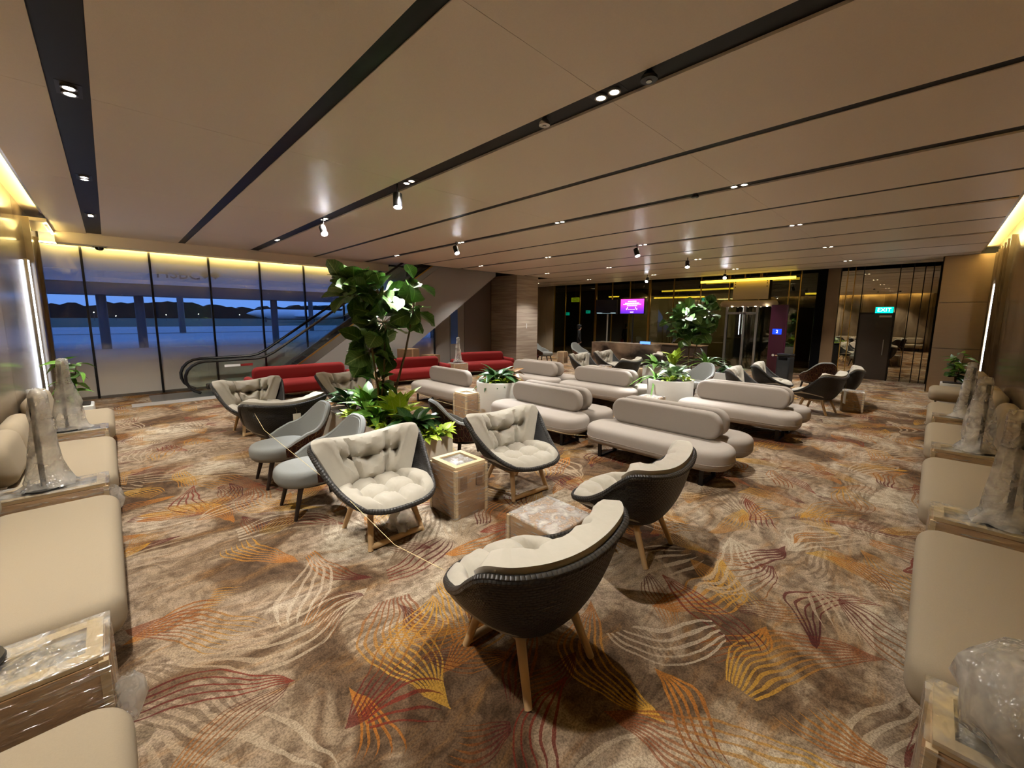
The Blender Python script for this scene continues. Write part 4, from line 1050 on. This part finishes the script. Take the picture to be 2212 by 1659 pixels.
def fig_tree(label, loc, clusters, trunks, seed, s=1.0):
    rr = random.Random(seed); t = thing('fig_tree', label, 'tree', loc, 0, 'fiddle leaf figs')
    R_ = Vector((sin(YAW), -cos(YAW), 0)); Fd = Vector((cos(YAW), sin(YAW), 0))
    for pts in trunks:
        P = [R_*a+Fd*b+Vector((0, 0, z)) for a, b, z in pts]; n = len(P)
        MB().tube(P, [.022-.014*i/(n-1) for i in range(n)], 8).build('trunk', 'bark', t)
    for (a, b, z, ra, rz_, n) in clusters:
        tw_ = MB()
        c = R_*a+Fd*b+Vector((0, 0, z))
        for i in range(n):
            th = rr.uniform(0, 2*pi); ph = math.acos(rr.uniform(-1, 1)); q = rr.uniform(.25, .8)
            off = R_*(ra*q*sin(ph)*cos(th))+Fd*(ra*q*sin(ph)*sin(th))+Vector((0, 0, rz_*q*cos(ph)))
            d = off.normalized()*1.0+Vector((rr.uniform(-.5, .5), rr.uniform(-.5, .5), rr.uniform(-.1, .75)))
            p = c+off*.75
            tw_.tube([tuple(c), tuple(p)], .004, 4)
            put_leaf(rr.choice(FIG), t, p, d, rr.uniform(-1.2, 1.2), s*rr.uniform(.75, 1.2))
        tw_.build('branch', 'bark', t)
    return t
def rect_planter(x0, x1, y0, y1, h, label, mt='planter_stone'):
    cx, cy = (x0+x1)/2, (y0+y1)/2; t = thing('rectangular_planter', label, 'planter', (cx, cy, 0))
    a, b = (x1-x0)/2, (y1-y0)/2; w_ = .035; m_ = MB()
    m_.box(-a, a, -b, -b+w_, 0, h).box(-a, a, b-w_, b, 0, h).box(-a, -a+w_, -b+w_, b-w_, 0, h).box(a-w_, a, -b+w_, b-w_, 0, h)
    m_.build('trough', mt, t, False); MB().box(-a+w_, a-w_, -b+w_, b-w_, .02, h-.04).build('soil', 'soil', t, False)
def round_planter(x, y, r, h, label):
    t = thing('round_planter', label, 'planter', (x, y, 0), 0, 'white round planters')
    MB().lathe([(r*.96, 0), (r*.985, .02), (r, h-.02), (r-.01, h), (r-.035, h), (r-.04, h-.02), (r-.045, h-.06)], 48).build('drum', 'planter_white', t)
    MB().lathe([(r-.05, h-.12), (r-.045, h-.05), (.2, h-.03), (.001, h-.03)], 36).build('soil', 'soil', t)
rect_planter(2.3, 2.92, 4.02, 6.62, .56, 'long pale stone planter trough behind the lounge chairs')
# fig tree in the trough
fig_tree('tall fiddle leaf fig rising from the long stone planter', (2.62, 5.3, .5),
         [(-.28, 0, 1.86, .38, .28, 36), (.05, 0, 1.82, .3, .3, 22), (.5, 0, 1.62, .22, .3, 14), (.52, 0, 1.98, .13, .13, 5), (-.14, .05, 1.02, .32, .3, 34), (.08, 0, 1.42, .4, .26, 28), (-.02, 0, .62, .1, .2, 8)],
         [[(.0, 0, 0), (-.03, .02, .5), (-.1, .02, 1.1), (-.2, 0, 1.85)], [(.1, 0, 0), (.2, .02, .45), (.36, .02, 1.0), (.5, 0, 1.6), (.52, 0, 1.95)], [(-.05, .05, 0), (.05, .05, .7), (.1, .02, 1.4)]], 5, 1.08)
PG = 'plants in the long stone planter'
rosette('lime_aglaonema', 'bright lime upright plant in the middle of the long planter', (2.7, 4.95, .52), LIMB, 26, 1.1, .28, 2, (45, 85), .05, True, PG)
rosette('peace_lily', 'glossy green upright plant beside the fig trunk in the long planter', (2.6, 5.55, .52), MID, 30, 1.1, .28, 3, (35, 80), .05, True, PG)
rosette('rubber_plant', 'dark glossy plant at the far left of the long planter', (2.58, 6.15, .52), DRK, 26, 1.0, .26, 4, (15, 65), .05, True, PG)
rosette('rubber_plant', 'dark broad leaved plant at the near end of the long planter', (2.62, 4.42, .52), DRK, 24, 1.0, .2, 5, (10, 55), .05, True, PG)
rosette('rubber_plant', 'dark leaved plant leaning out of the right edge of the long planter', (2.8, 4.55, .52), DRK, 12, .95, .16, 6, (5, 55), .05, True, PG)
rosette('peace_lily', 'green leafy plant filling the gap between the fig trunk and the lime plant', (2.48, 5.1, .52), MID, 24, .95, .2, 8, (25, 75), .05, True, PG)
rosette('lime_aglaonema', 'pale lime plant at the far end beside the dark glossy plant', (2.72, 5.95, .52), LIMB, 16, .9, .22, 9, (35, 80), .05, True, PG)
rosette('bronze_croton', 'bronze leaved plant between the lime and glossy plants', (2.6, 5.2, .52), BRZ, 9, .9, .18, 7, (20, 60), .05, True, PG)
for i, (x, y, lab) in enumerate(((2.42, 5.75, 'small lime ground plant at the left rim of the long planter'), (2.43, 4.75, 'lime ground cover spilling near the middle left rim'), (2.43, 5.15, 'lime ground cover halfway along the left rim'),
                                 (2.8, 4.12, 'lime ground plant at the near right corner of the long planter'), (2.62, 4.14, 'dark lime ground cover along the near end of the planter'), (2.42, 4.3, 'lime creeping plant at the near left corner of the planter'))):
    rosette('pothos', lab, (x, y, .52), LIM, 24, 1.0, .1, 30+i, (8, 62), .07, True, PG)
round_planter(5.6, 6.12, .44, .72, 'white round planter beside the lone pill sofa')
rosette('rubber_plant', 'dark glossy plant in the first round planter', (5.6, 6.15, .68), DRK, 30, 1.2, .16, 12, (10, 75), .08, True, 'plants in the first round planter')
rosette('bronze_croton', 'brown drooping plant at the right of the first round planter', (5.82, 5.95, .68), BRZ, 9, 1.1, .24, 13, (5, 50), .04, True, 'plants in the first round planter')
for i, (x, y, lab) in enumerate(((5.35, 6.05, 'lime ground plant at the left of the first round planter'), (5.52, 5.86, 'lime ground plant at the front of the first round planter'), (5.75, 5.82, 'lime ground plant at the front right of the first round planter'))):
    rosette('pothos', lab, (x, y, .69), LIM, 18, .8, .07, 40+i, (12, 65), .05, True, 'plants in the first round planter')
round_planter(8.55, 3.85, .47, .72, 'white round planter behind the wrapped carton, right of centre')
rosette('silver_caladium', 'silvery variegated plant in the second round planter', (8.6, 3.8, .68), SIL, 28, 1.1, .22, 15, (20, 75), .08, True, 'plants in the second round planter')
rosette('spider_plant', 'long arching strap leaves at the left of the second round planter', (8.4, 4.1, .68), STR, 16, .9, .06, 16, (15, 60), .04, False, 'plants in the second round planter')
for i, (x, y, lab) in enumerate(((8.25, 3.75, 'lime ground plant at the front of the second round planter'), (8.5, 3.52, 'lime ground plant at the right front of the second round planter'))):
    rosette('pothos', lab, (x, y, .69), LIM, 18, .8, .07, 50+i, (12, 65), .05, True, 'plants in the second round planter')
rect_planter(11.2, 12.2, 3.6, 5.9, .62, 'far white planter trough under the second fig tree', 'planter_white')
fig_tree('smaller fiddle leaf fig in the far white planter under the glaring spotlight', (11.65, 4.75, .56),
         [(-.15, 0, 1.5, .5, .42, 46), (.42, 0, 1.62, .4, .42, 40), (-.1, 0, 1.0, .42, .36, 34), (-.55, 0, 1.35, .2, .2, 9), (.3, 0, 1.15, .34, .28, 20)],
         [[(0, 0, 0), (0, .02, .6), (-.12, 0, 1.5)], [(.08, 0, 0), (.2, 0, .7), (.42, 0, 1.6)]], 9, 1.12)
FPG = 'plants in the far white planter'
rosette('lime_aglaonema', 'lime upright plant left of the far fig trunk', (11.5, 5.1, .58), LIMB, 18, 1.2, .3, 61, (40, 80), .06, True, FPG)
rosette('spider_plant', 'pale striped arching plant right of the far fig trunk', (11.7, 4.25, .58), STRS+STR, 24, 1.3, .3, 62, (20, 75), .05, True, FPG)
rosette('peace_lily', 'green leafy plant at the left end of the far planter', (11.4, 5.6, .58), MID, 18, 1.1, .14, 63, (15, 70), .06, True, FPG)
rosette('rubber_plant', 'dark plant at the right end of the far planter', (11.9, 3.75, .58), DRK, 14, 1.0, .1, 64, (10, 60), .06, True, FPG)
rosette('silver_caladium', 'pale leafed plant at the front of the far planter', (11.35, 5.3, .58), SIL, 16, 1.0, .1, 65, (15, 60), .06, True, FPG)
# plants at the bench ends
def bench_planter(x, y, label, plabel, seed, h):
    t = thing('bench_planter', label, 'planter', (x, y, 0), 0, 'white planters at the bench ends')
    MB().slab(.5, .5, .5, .04, .02, (0, 0, .25)).build('trough', 'planter_white', t); MB().slab(.42, .42, .02, .03, .01, (0, 0, .505)).build('soil', 'soil', t)
    rr = random.Random(seed); p = thing('leafy_shrub', plabel, 'plant', (x, y, .51), 0, 'shrubs at the bench ends')
    for k in range(3):
        a = k*2.1; tip = Vector((.1*cos(a), .1*sin(a), h*rr.uniform(.75, 1))); MB().tube([(0, 0, 0), tuple(tip)], [.014, .006], 6).build('stem', 'bark', p)
        for i in range(11):
            q = .15+.85*i/10; b = rr.uniform(0, 2*pi); put_leaf(rr.choice(MID+FIG[:1]), p, tip*q, (cos(b), sin(b), rr.uniform(-.1, .6)), rr.uniform(-.6, .6), .85)
bench_planter(-.55, 9.9, 'white planter at the end of the left bench', 'leafy green shrub behind the wrapped post on the left', 71, .8)
bench_planter(14.6, -.5, 'white planter at the end of the right bench', 'leafy green shrub beside the bronze corner wall', 72, .75)

# ================================================================== ESCALATOR
E0, E1 = 12.4, 13.4
es = thing('escalator', 'escalator with glass balustrades and black handrails climbing along the glass wall', 'escalator', (1.9, 12.9, 0))
ox, oy = 1.9, 12.9
sl = .69
def railpts(y):
    p = []
    for i in range(9):
        a = -pi/2-.35-(pi-.35)*i/8
        p.append((1.62+.42*cos(a), y, .47+.40*sin(a)))
    p += [(1.9, y, .87), (2.75, y, .88), (2.95, y, .92), (3.15, y, 1.02)]
    p += [(3.15+k, y, 1.02+k*sl) for k in (.5, 1.5, 2.5, 3.5, 4.3, 5.2)]
    return [(a-ox, b-oy, c) for a, b, c in p]
for y in (E0+.06, E1-.06): MB().tube(railpts(y), .035, 8).build('handrail', 'handrail', es)
def prof(off):    # deck line x -> z
    return [(2.0, .12+off), (3.0, .14+off), (3.35, .30+off), (3.35+5.4, .30+5.4*sl+off)]
for y in (E0+.06, E1-.06):
    lo = prof(.06); r_ = railpts(y)
    poly = [(r_[0][0], .08)]+[(a, c) for a, b, c in r_[0:]]+[(x-ox, z) for x, z in reversed(lo)]
    g = MB().prism(poly, y-oy-.006, y-oy+.006, 'y').build('glass_balustrade', 'glass', es, False)
for y in (E0, E1-.12):
    pts = [(2.0, .0)]+prof(.07)+[(8.75, .30+5.4*sl-.12), (3.4, .12), (3.2, 0)]
    MB().prism([(x-ox, z) for x, z in pts], y-oy, y-oy+.12, 'y').build('skirt', 'steel', es, False)
cl = [(3.2, 0.0), (5.9, 0), (11.2, 3.66), (11.2, 4.3), (9.2, 4.3), (8.75, .30+5.4*sl-.13), (3.4, .11)]
MB().prism([(x-ox, z) for x, z in cl], E0-oy, E0-oy+.03, 'y').build('side_cladding', 'truss_clad', es, False)
MB().prism([(x-ox, z) for x, z in cl], E1-oy-.03, E1-oy, 'y').build('side_cladding', 'truss_clad', es, False)
sl_ = sqrt(5.3**2+3.66**2)
MB().prism([(5.9-ox, 0), (11.2-ox, 3.66), (11.2-ox, 3.62), (5.95-ox, 0)], E0-oy, E1-oy, 'y').build('soffit', 'truss_clad', es, False)
MB().prism([(x-ox, z) for x, z in [(2.0, .1), (3.0, .12), (3.35, .28), (3.7, .52), (8.75, 4.0), (9.0, 4.0), (9, 3.9), (3.35, .08), (2.0, .05)]], E0+.12-oy, E1-.12-oy, 'y').build('step_bed', 'dark_wall', es, False)
for i in range(21):
    x = 2.6+i*.3; z = .12+max(0, (x-3.1))*sl
    MB().box(x-ox, x+.3-ox, E0+.13-oy, E1-.13-oy, z-.16, z+.02).build('step', 'step_steel', es, False)
MB().box(.55-ox, 2.6-ox, E0+.0-oy, E1-oy, 0, .015).build('landing_plate', 'steel', es, False)
MB().slab(.5, .1, .16, .03, .03, (1.95-ox, E0+.06-oy, .12)).build('newel_shoe', 'handrail', es); MB().slab(.5, .1, .16, .03, .03, (1.95-ox, E1-.06-oy, .12)).build('newel_shoe', 'handrail', es)
box('notice_sticker', 'red_fabric', 2.35-ox, 2.62-ox, E0+.045-oy, E0+.05-oy, .70, .76, es)
box('notice_sticker', 'tape_white', 2.0-ox, 2.34-ox, E0+.045-oy, E0+.05-oy, .70, .76, es)
MB().prism([(3.36-ox, .37), (8.75-ox, .37+5.39*sl), (8.75-ox, .42+5.39*sl), (3.36-ox, .42)], E0-.01-oy, E0+.02-oy, 'y').build('skirt_trim', 'brass', es, False)
struct(box('trim_5', 'grey_wall', .2, 2.9, 11.95, 12.4, .0, .006))

# ================================================================== DESK, SCREENS, TOTEM, LIFT
dk = thing('reception_desk', 'brown marble reception counter with a small blue screen', 'desk', (13.5, 7.85, 0))
for k in range(3):
    y0 = -1.25+k*.835; MB().box(-.3, -.27, y0+.003, y0+.832, 0, 1.08).build('marble_slab', 'desk_marble', dk, False)
box('side_slab', 'desk_marble', -.27, .3, -1.25, -1.22, 0, 1.08, dk); box('side_slab', 'desk_marble', -.27, .3, 1.225, 1.255, 0, 1.08, dk)
box('counter_top', 'desk_marble', -.3, .35, -1.25, 1.255, 1.08, 1.11, dk); box('body', 'dark_wall', -.27, .2, -1.2, 1.2, 0, 1.0, dk)
t = thing('counter_display', 'small glowing blue display on the right end of the desk', 'display', (13.3, 6.95, 1.11))
box('stand', 'bezel', -.03, .05, -.1, .1, 0, .01, t); box('panel', 'screen_blue', -.02, -.01, -.19, .19, .01, .1, t); box('case', 'bezel', -.01, .01, -.2, .2, .01, .11, t)
def tv(y0, y1, z0, z1, label, pink):
    cx, cy = 14.2, (y0+y1)/2; t = thing('flat_screen', label, 'screen', (cx, cy, 0)); h = (y1-y0)/2
    bz_ = box('bezel', 'bezel', 0, .05, -h, h, z0, z1, t)
    if pink:
        box('picture', 'screen_pink', -.004, 0, -h+.025, h-.025, z0+.025, z1-.025, bz_)
        W_ = MB(); rr = random.Random(4); yy = lambda q: (0.5-q)*(2*h-.05)
        H_ = z1-z0-.05
        for (row, a, b, th) in ((.84, .32, .68, .05), (.72, .2, .8, .03), (.64, .12, .88, .035), (.54, .28, .72, .035), (.28, .33, .65, .012), (.1, .43, .57, .045)):
            q = a; W_ = MB()
            while q < b:
                q2 = min(b, q+rr.uniform(.05, .11)); zc = z0+.025+row*H_; W_.box(-.006, -.004, yy(q2), yy(q), zc-th*H_*.5-.004, zc+th*H_*.5+.004); q = q2+.012
            W_.build('picture_line', 'screen_white', bz_, False)
        for q in (.27, .31, .66, .71):
            zc = z0+.025+(.3 if q in (.27, .71) else .4)*H_; box('picture_mark', 'screen_white', -.006, -.004, yy(q)-.012, yy(q)+.012, zc-.03, zc+.03, bz_)
    else:
        box('picture', 'screen_black', -.004, 0, -h+.025, h-.025, z0+.025, z1-.025, bz_)
        for a, b, d in ((.03, .3, .02), (.3, .72, .006), (.72, .97, .02)): box('picture_bar', 'screen_bar', -.006, -.004, h-.025-b*(2*h-.05), h-.03-a*(2*h-.05), z0+.035, z0+.035+d, bz_)
    pc = .04 if not pink else -.55
    MB().tube([(.12, 0, 0), (.12, 0, z1-.1)], .03, 10).build('pole', 'silver' if not pink else 'black_metal', t)
    box('bracket', 'bezel', .05, .12, -.08, .08, (z0+z1)/2-.08, (z0+z1)/2+.08, t)
tv(8.68, 9.65, 2.16, 2.73, 'dark wall screen with a thin light bar at its foot', False)
tv(7.53, 8.55, 2.16, 2.75, 'bright pink and violet information screen above the desk', True)
bd = thing('back_counter', 'low dark counter behind the desk to its right', 'counter', (17.2, 7.6, 0))
box('body', 'door_wood', -.3, .3, -1.2, 1.2, 0, .9, bd); box('top', 'beige_column', -.32, .32, -1.22, 1.22, .9, .94, bd); box('shelf', 'beige_column', -.32, -.3, -1.2, 1.2, .45, .48, bd)
tt = thing('information_totem', 'maroon totem with a blue number 2 display', 'totem', (16.4, 3.72, 0), radians(-10))
MB().slab(.12, .5, 2.5, .02, .015, (0, 0, 1.25)).build('panel', 'maroon', tt, False)
dp_ = box('display', 'display_blue', -.066, -.06, -.14, .14, 1.5, 1.68, tt); text('2', .15, 'screen_white', (-.068, 0, 1.59), (pi/2, 0, -pi/2), 'lettering', dp_)
MB().lathe([(.001, 0), (.04, 0), (.04, .006), (.001, .006)], 16).xf(Matrix.Translation((-.06, .06, .78)) @ Matrix.Rotation(-pi/2, 4, 'Y')).build('emblem', 'tape_white', tt); box('emblem_bar', 'pine', -.066, -.06, -.12, -.01, .765, .795, tt)
bn = thing('waste_bin', 'black glossy waste bin beside the maroon totem', 'bin', (14.25, 2.97, 0), radians(-10))
MB().slab(.34, .36, .9, .04, .02, (0, 0, .45)).build('body', 'speckle_black', bn); MB().slab(.35, .37, .06, .04, .02, (0, 0, .97)).build('lid', 'black_metal', bn); box('opening', 'plenum', -.176, -.17, -.12, .12, .82, .9, bn); box('lid_post', 'black_metal', -.15, .15, -.16, .16, .9, .945, bn)
lf = thing('glass_lift', 'glass lift enclosure with steel frame and round canopy', 'lift', (18.1, 5.3, 0))
for y in (-.45, 0.0, .65): MB().box(-.05, .05, y-.04, y+.04, 0, 2.5).build('post', 'steel', lf, False)
box('head_rail', 'steel', -.05, .05, -.45, .65, 2.2, 2.28, lf)
for a, b in ((-.41, -.04), (.04, .61)): MB().box(-.006, .006, a, b, .05, 2.2).build('glass_panel', 'glass', lf, False)
MB().lathe([(.9, 2.5), (1.02, 2.52), (1.05, 2.62), (1.0, 2.72), (.9, 2.74)], 40, (.35, 0.0, 0), .35, 1).build('canopy', 'beige_wall', lf)
for k, (dy) in enumerate((-.75, -.35, .1, .5)): MB().lathe([(.001, -.004), (.03, -.004), (.03, 0), (.001, 0)], 10, (.05, dy, 2.5)).build('canopy_lamp', 'lens', lf)
bp_ = thing('lift_shaft_panel', 'pale panel over the lift with bolted corners', 'panel', (18.3, 5.2, 2.78)); sh_ = MB().box(0, .04, -.62, .65, 0, .78).build('sheet', 'beige_wall', bp_, False)
for y in (-.55, .58):
    for z in (.5, .62, .7): MB().lathe([(.001, -.01), (.02, -.01), (.02, 0), (.001, 0)], 10).xf(Matrix.Translation((0, y, z)) @ Matrix.Rotation(pi/2, 4, 'Y')).build('bolt', 'black_metal', sh_)
yb = thing('linear_light', 'long yellow light bar hanging in front of the dark glass', 'light', (18.2, 5.42, 3.5)); box('diffuser', 'bar_yellow', -.03, .03, -1.7, 1.7, 0, .09, yb); box('housing', 'brass', -.03, .03, -1.7, 1.7, .09, .11, yb)
for y in (-.6, 0, .6): box('hanger', 'brass', -.02, .02, y-.02, y+.02, .11, 1.1, yb)
for i, (y, z, L, x) in enumerate(((8.2, 3.35, 3.4, 20.4), (9.3, 3.05, 2.6, 21), (3.3, 3.0, .9, 20.2), (12.6, 3.2, 1.6, 21))):
    t = thing('linear_light', ['long yellow light line seen behind the dark glass over the screens', 'lower dashed yellow light line behind the dark glass', 'short yellow light behind the glass left of the black column', 'yellow light behind the glass left of the screens'][i], 'light', (x, y, z)); box('diffuser', 'bar_yellow', -.03, .03, -L/2, L/2, 0, .07, t); box('hanger', 'brass', -.01, .01, -.01, .01, .07, 4.6-z, t)
fb = thing('far_fill_backdrop', 'pale wall added to brighten the room behind the dark glass and screens', 'wall', (22.5, 9.6, 0))  # pale backdrop added to lighten the dark room behind the glass
box('panel', 'beige_wall', 0, .1, -2.6, -.9, 0, 3.3, fb); box('panel', 'beige_wall', 0, .1, -.88, .9, 0, 3.3, fb); box('panel', 'beige_wall', 0, .1, .92, 3.4, 0, 3.3, fb)
cv = thing('round_canopy', 'pale round canopy behind the dark glass above the dark screen', 'canopy', (20.6, 11.6, 3.1)); MB().lathe([(.001, .3), (.5, .28), (.75, .12), (.8, 0), (.001, 0)], 32).build('shell', 'beige_wall', cv); MB().tube([(0, 0, .3), (0, 0, 1.5)], .03, 8).build('rod', 'brass', cv)
for i, y in enumerate((6.5, 8.6, 10.7, 12.6)): lamp('far_room_fill', 'POINT', (20.5, y, 3.0), 16, (1, .82, .45), bd, shadow_soft_size=.1).location = (20.5-17.2, y-7.6, 3.0)  # fill lights without fixtures, added to brighten the far room
gs = thing('gate_sign', 'small yellow G21 gate sign behind the far glass', 'sign', (18.62, 14.0, 2.88), 0); gp_ = box('panel', 'sign_yellow', -.01, .02, -.3, .3, 0, .24, gs); text('G21', .24, 'bezel', (-.012, 0, .11), (pi/2, 0, -pi/2), 'lettering', gp_); box('hanger', 'brass', -.01, .01, -.01, .01, .24, 1.72, gs)
for i, (y, z) in enumerate(((14.55, 2.15), (13.15, 2.25), (7.05, 2.75))):
    t = thing('exit_sign', ['small teal exit light at the left end of the far glass', 'teal exit light left of the dark screen', 'teal exit light seen above the far fig tree'][i], 'sign', (XF+.12, y, z)); box('case', 'exit_green', -.02, .02, -.13, .13, 0, .16, t); box('mount', 'silver', -.08, -.02, -.02, .02, .06, .1, t)

# person in dark clothes standing by the far glass
def person(x, y, rz):
    t = thing('person', 'person in black clothes standing by the far glass left of the desk', 'person', (x, y, 0), rz)
    J = {'pel': (0, 0, .92, .15, .11), 'wai': (0, 0, 1.06, .135, .1), 'che': (0, 0, 1.26, .17, .115), 'nek': (0, 0, 1.42, .06, .06), 'hed': (0, -.02, 1.5, .075, .085), 'top': (0, -.01, 1.6, .07, .085)}
    for s_, n in ((-1, 'l'), (1, 'r')):
        J.update({'sh'+n: (s_*.17, 0, 1.36, .065, .065), 'el'+n: (s_*.23, .02, 1.1, .045, .045), 'wr'+n: (s_*.22, -.08, .88, .032, .032), 'ha'+n: (s_*.21, -.1, .8, .035, .02),
                  'hi'+n: (s_*.09, 0, .86, .09, .09), 'kn'+n: (s_*.1, -.01, .48, .06, .06), 'an'+n: (s_*.1, .02, .08, .045, .045), 'to'+n: (s_*.11, -.13, .035, .04, .03)})
    E_ = [('pel', 'wai'), ('wai', 'che'), ('che', 'nek'), ('nek', 'hed'), ('hed', 'top')]
    for n in 'lr': E_ += [('che', 'sh'+n), ('sh'+n, 'el'+n), ('el'+n, 'wr'+n), ('wr'+n, 'ha'+n), ('pel', 'hi'+n), ('hi'+n, 'kn'+n), ('kn'+n, 'an'+n), ('an'+n, 'to'+n)]
    ks = list(J); me = bpy.data.meshes.new('body'); me.from_pydata([J[k][:3] for k in ks], [(ks.index(a), ks.index(b)) for a, b in E_], [])
    o = link('body', me, t); sk = o.modifiers.new('skin', 'SKIN'); ly = me.skin_vertices[0] if me.skin_vertices else None
    for i, k in enumerate(ks):
        ly.data[i].radius = J[k][3:]; ly.data[i].use_root = (k == 'pel')
    o.modifiers.new('sub', 'SUBSURF').levels = 2; o.modifiers['sub'].render_levels = 2
    bpy.context.view_layer.update(); m2 = bpy.data.meshes.new_from_object(o.evaluated_get(bpy.context.evaluated_depsgraph_get())); o.modifiers.clear(); o.data = m2
    m2.materials.clear(); m2.materials.append(M['black_cloth']); m2.materials.append(M['skin'])
    for p in m2.polygons:
        c = p.center; p.material_index = 1 if (c.z > 1.43 or (c.z < .86 and abs(c.x) > .16 and c.z > .7)) else 0; p.use_smooth = True
    MB().lathe([(.001, .13), (.06, .12), (.09, .07), (.095, .0), (.085, -.08), (.07, -.1)], 16, (0, .015, 1.56), 1, 1.05).build('hair', 'hair', t)
    MB().lathe([(.09, 0), (.1, .01), (.09, .07), (.05, .1), (.001, .105)], 16, (0, 0, 1.6), 1, 1.1).build('cap', 'black_cloth', t)
    for s_ in (-1, 1): MB().lathe([(.001, -.011), (.011, 0), (.001, .011)], 8, (s_*.03, -.098, 1.545)).build('eye', 'hair', t)
    MB().tube([(0, -.1, 1.55), (0, -.118, 1.52), (0, -.1, 1.51)], [.006, .012, .008], 6).build('nose', 'skin', t)
try:
    person(16.3, 12.0, .6)
except Exception as ex_:
    print('person failed', ex_)

# ================================================================== STRINGS AND TAGS
def string(name, label, pts):
    t = MB().tube(pts, .002, 5).build(name, 'string', None); tag(t, label, 'string', 'barrier strings'); return t
string('barrier_string', 'thin barrier string from the turned chair past the grey armchairs to the nearest lounge chair', [(1.25, 6.05, .74), (1.2, 5.4, .66), (1.25, 4.4, .58), (1.3, 3.4, .50), (1.25, 2.4, .47), (1.33, 1.93, .47)])
string('barrier_string', 'thin barrier string crossing in front of the beige pill sofas', [(5.0, 8.75, .30), (4.6, 7, .33), (4.55, 5.2, .33), (4.7, 3.6, .30), (4.98, 3.15, .30)])
t = thing('paper_tag', 'paper tag hanging from the rim of the right lounge chair', 'tag', (3.63, 1.5, .42), .4); MB().slab(.09, .003, .22, .005, .001, (0, 0, -.02), 'xyz', 2, 1).build('sheet', 'orange_tag', t); MB().tube([(0, 0, .09), (-.06, -.02, .34)], .002, 4).build('thread', 'string', t)
t = thing('paper_tag', 'small pale tag on the back of the turned chair by the grey armchairs', 'tag', (1.72, 5.93, .62), 0); MB().slab(.1, .003, .13, .02, .001, (0, 0, 0), 'xyz', 3, 1).build('sheet', 'orange_tag', t); MB().tube([(0, 0, .06), (.0, .04, .15)], .002, 4).build('thread', 'string', t)
t = thing('paper_tag', 'white tag hanging at the back of the aisle lounge chair', 'tag', (11.35, 1.2, .35), .4); MB().slab(.16, .003, .28, .005, .001, (0, 0, -.02), 'xyz', 2, 1).build('sheet', 'tape_white', t); MB().tube([(0, 0, .12), (-.05, .02, .38)], .002, 4).build('thread', 'string', t)
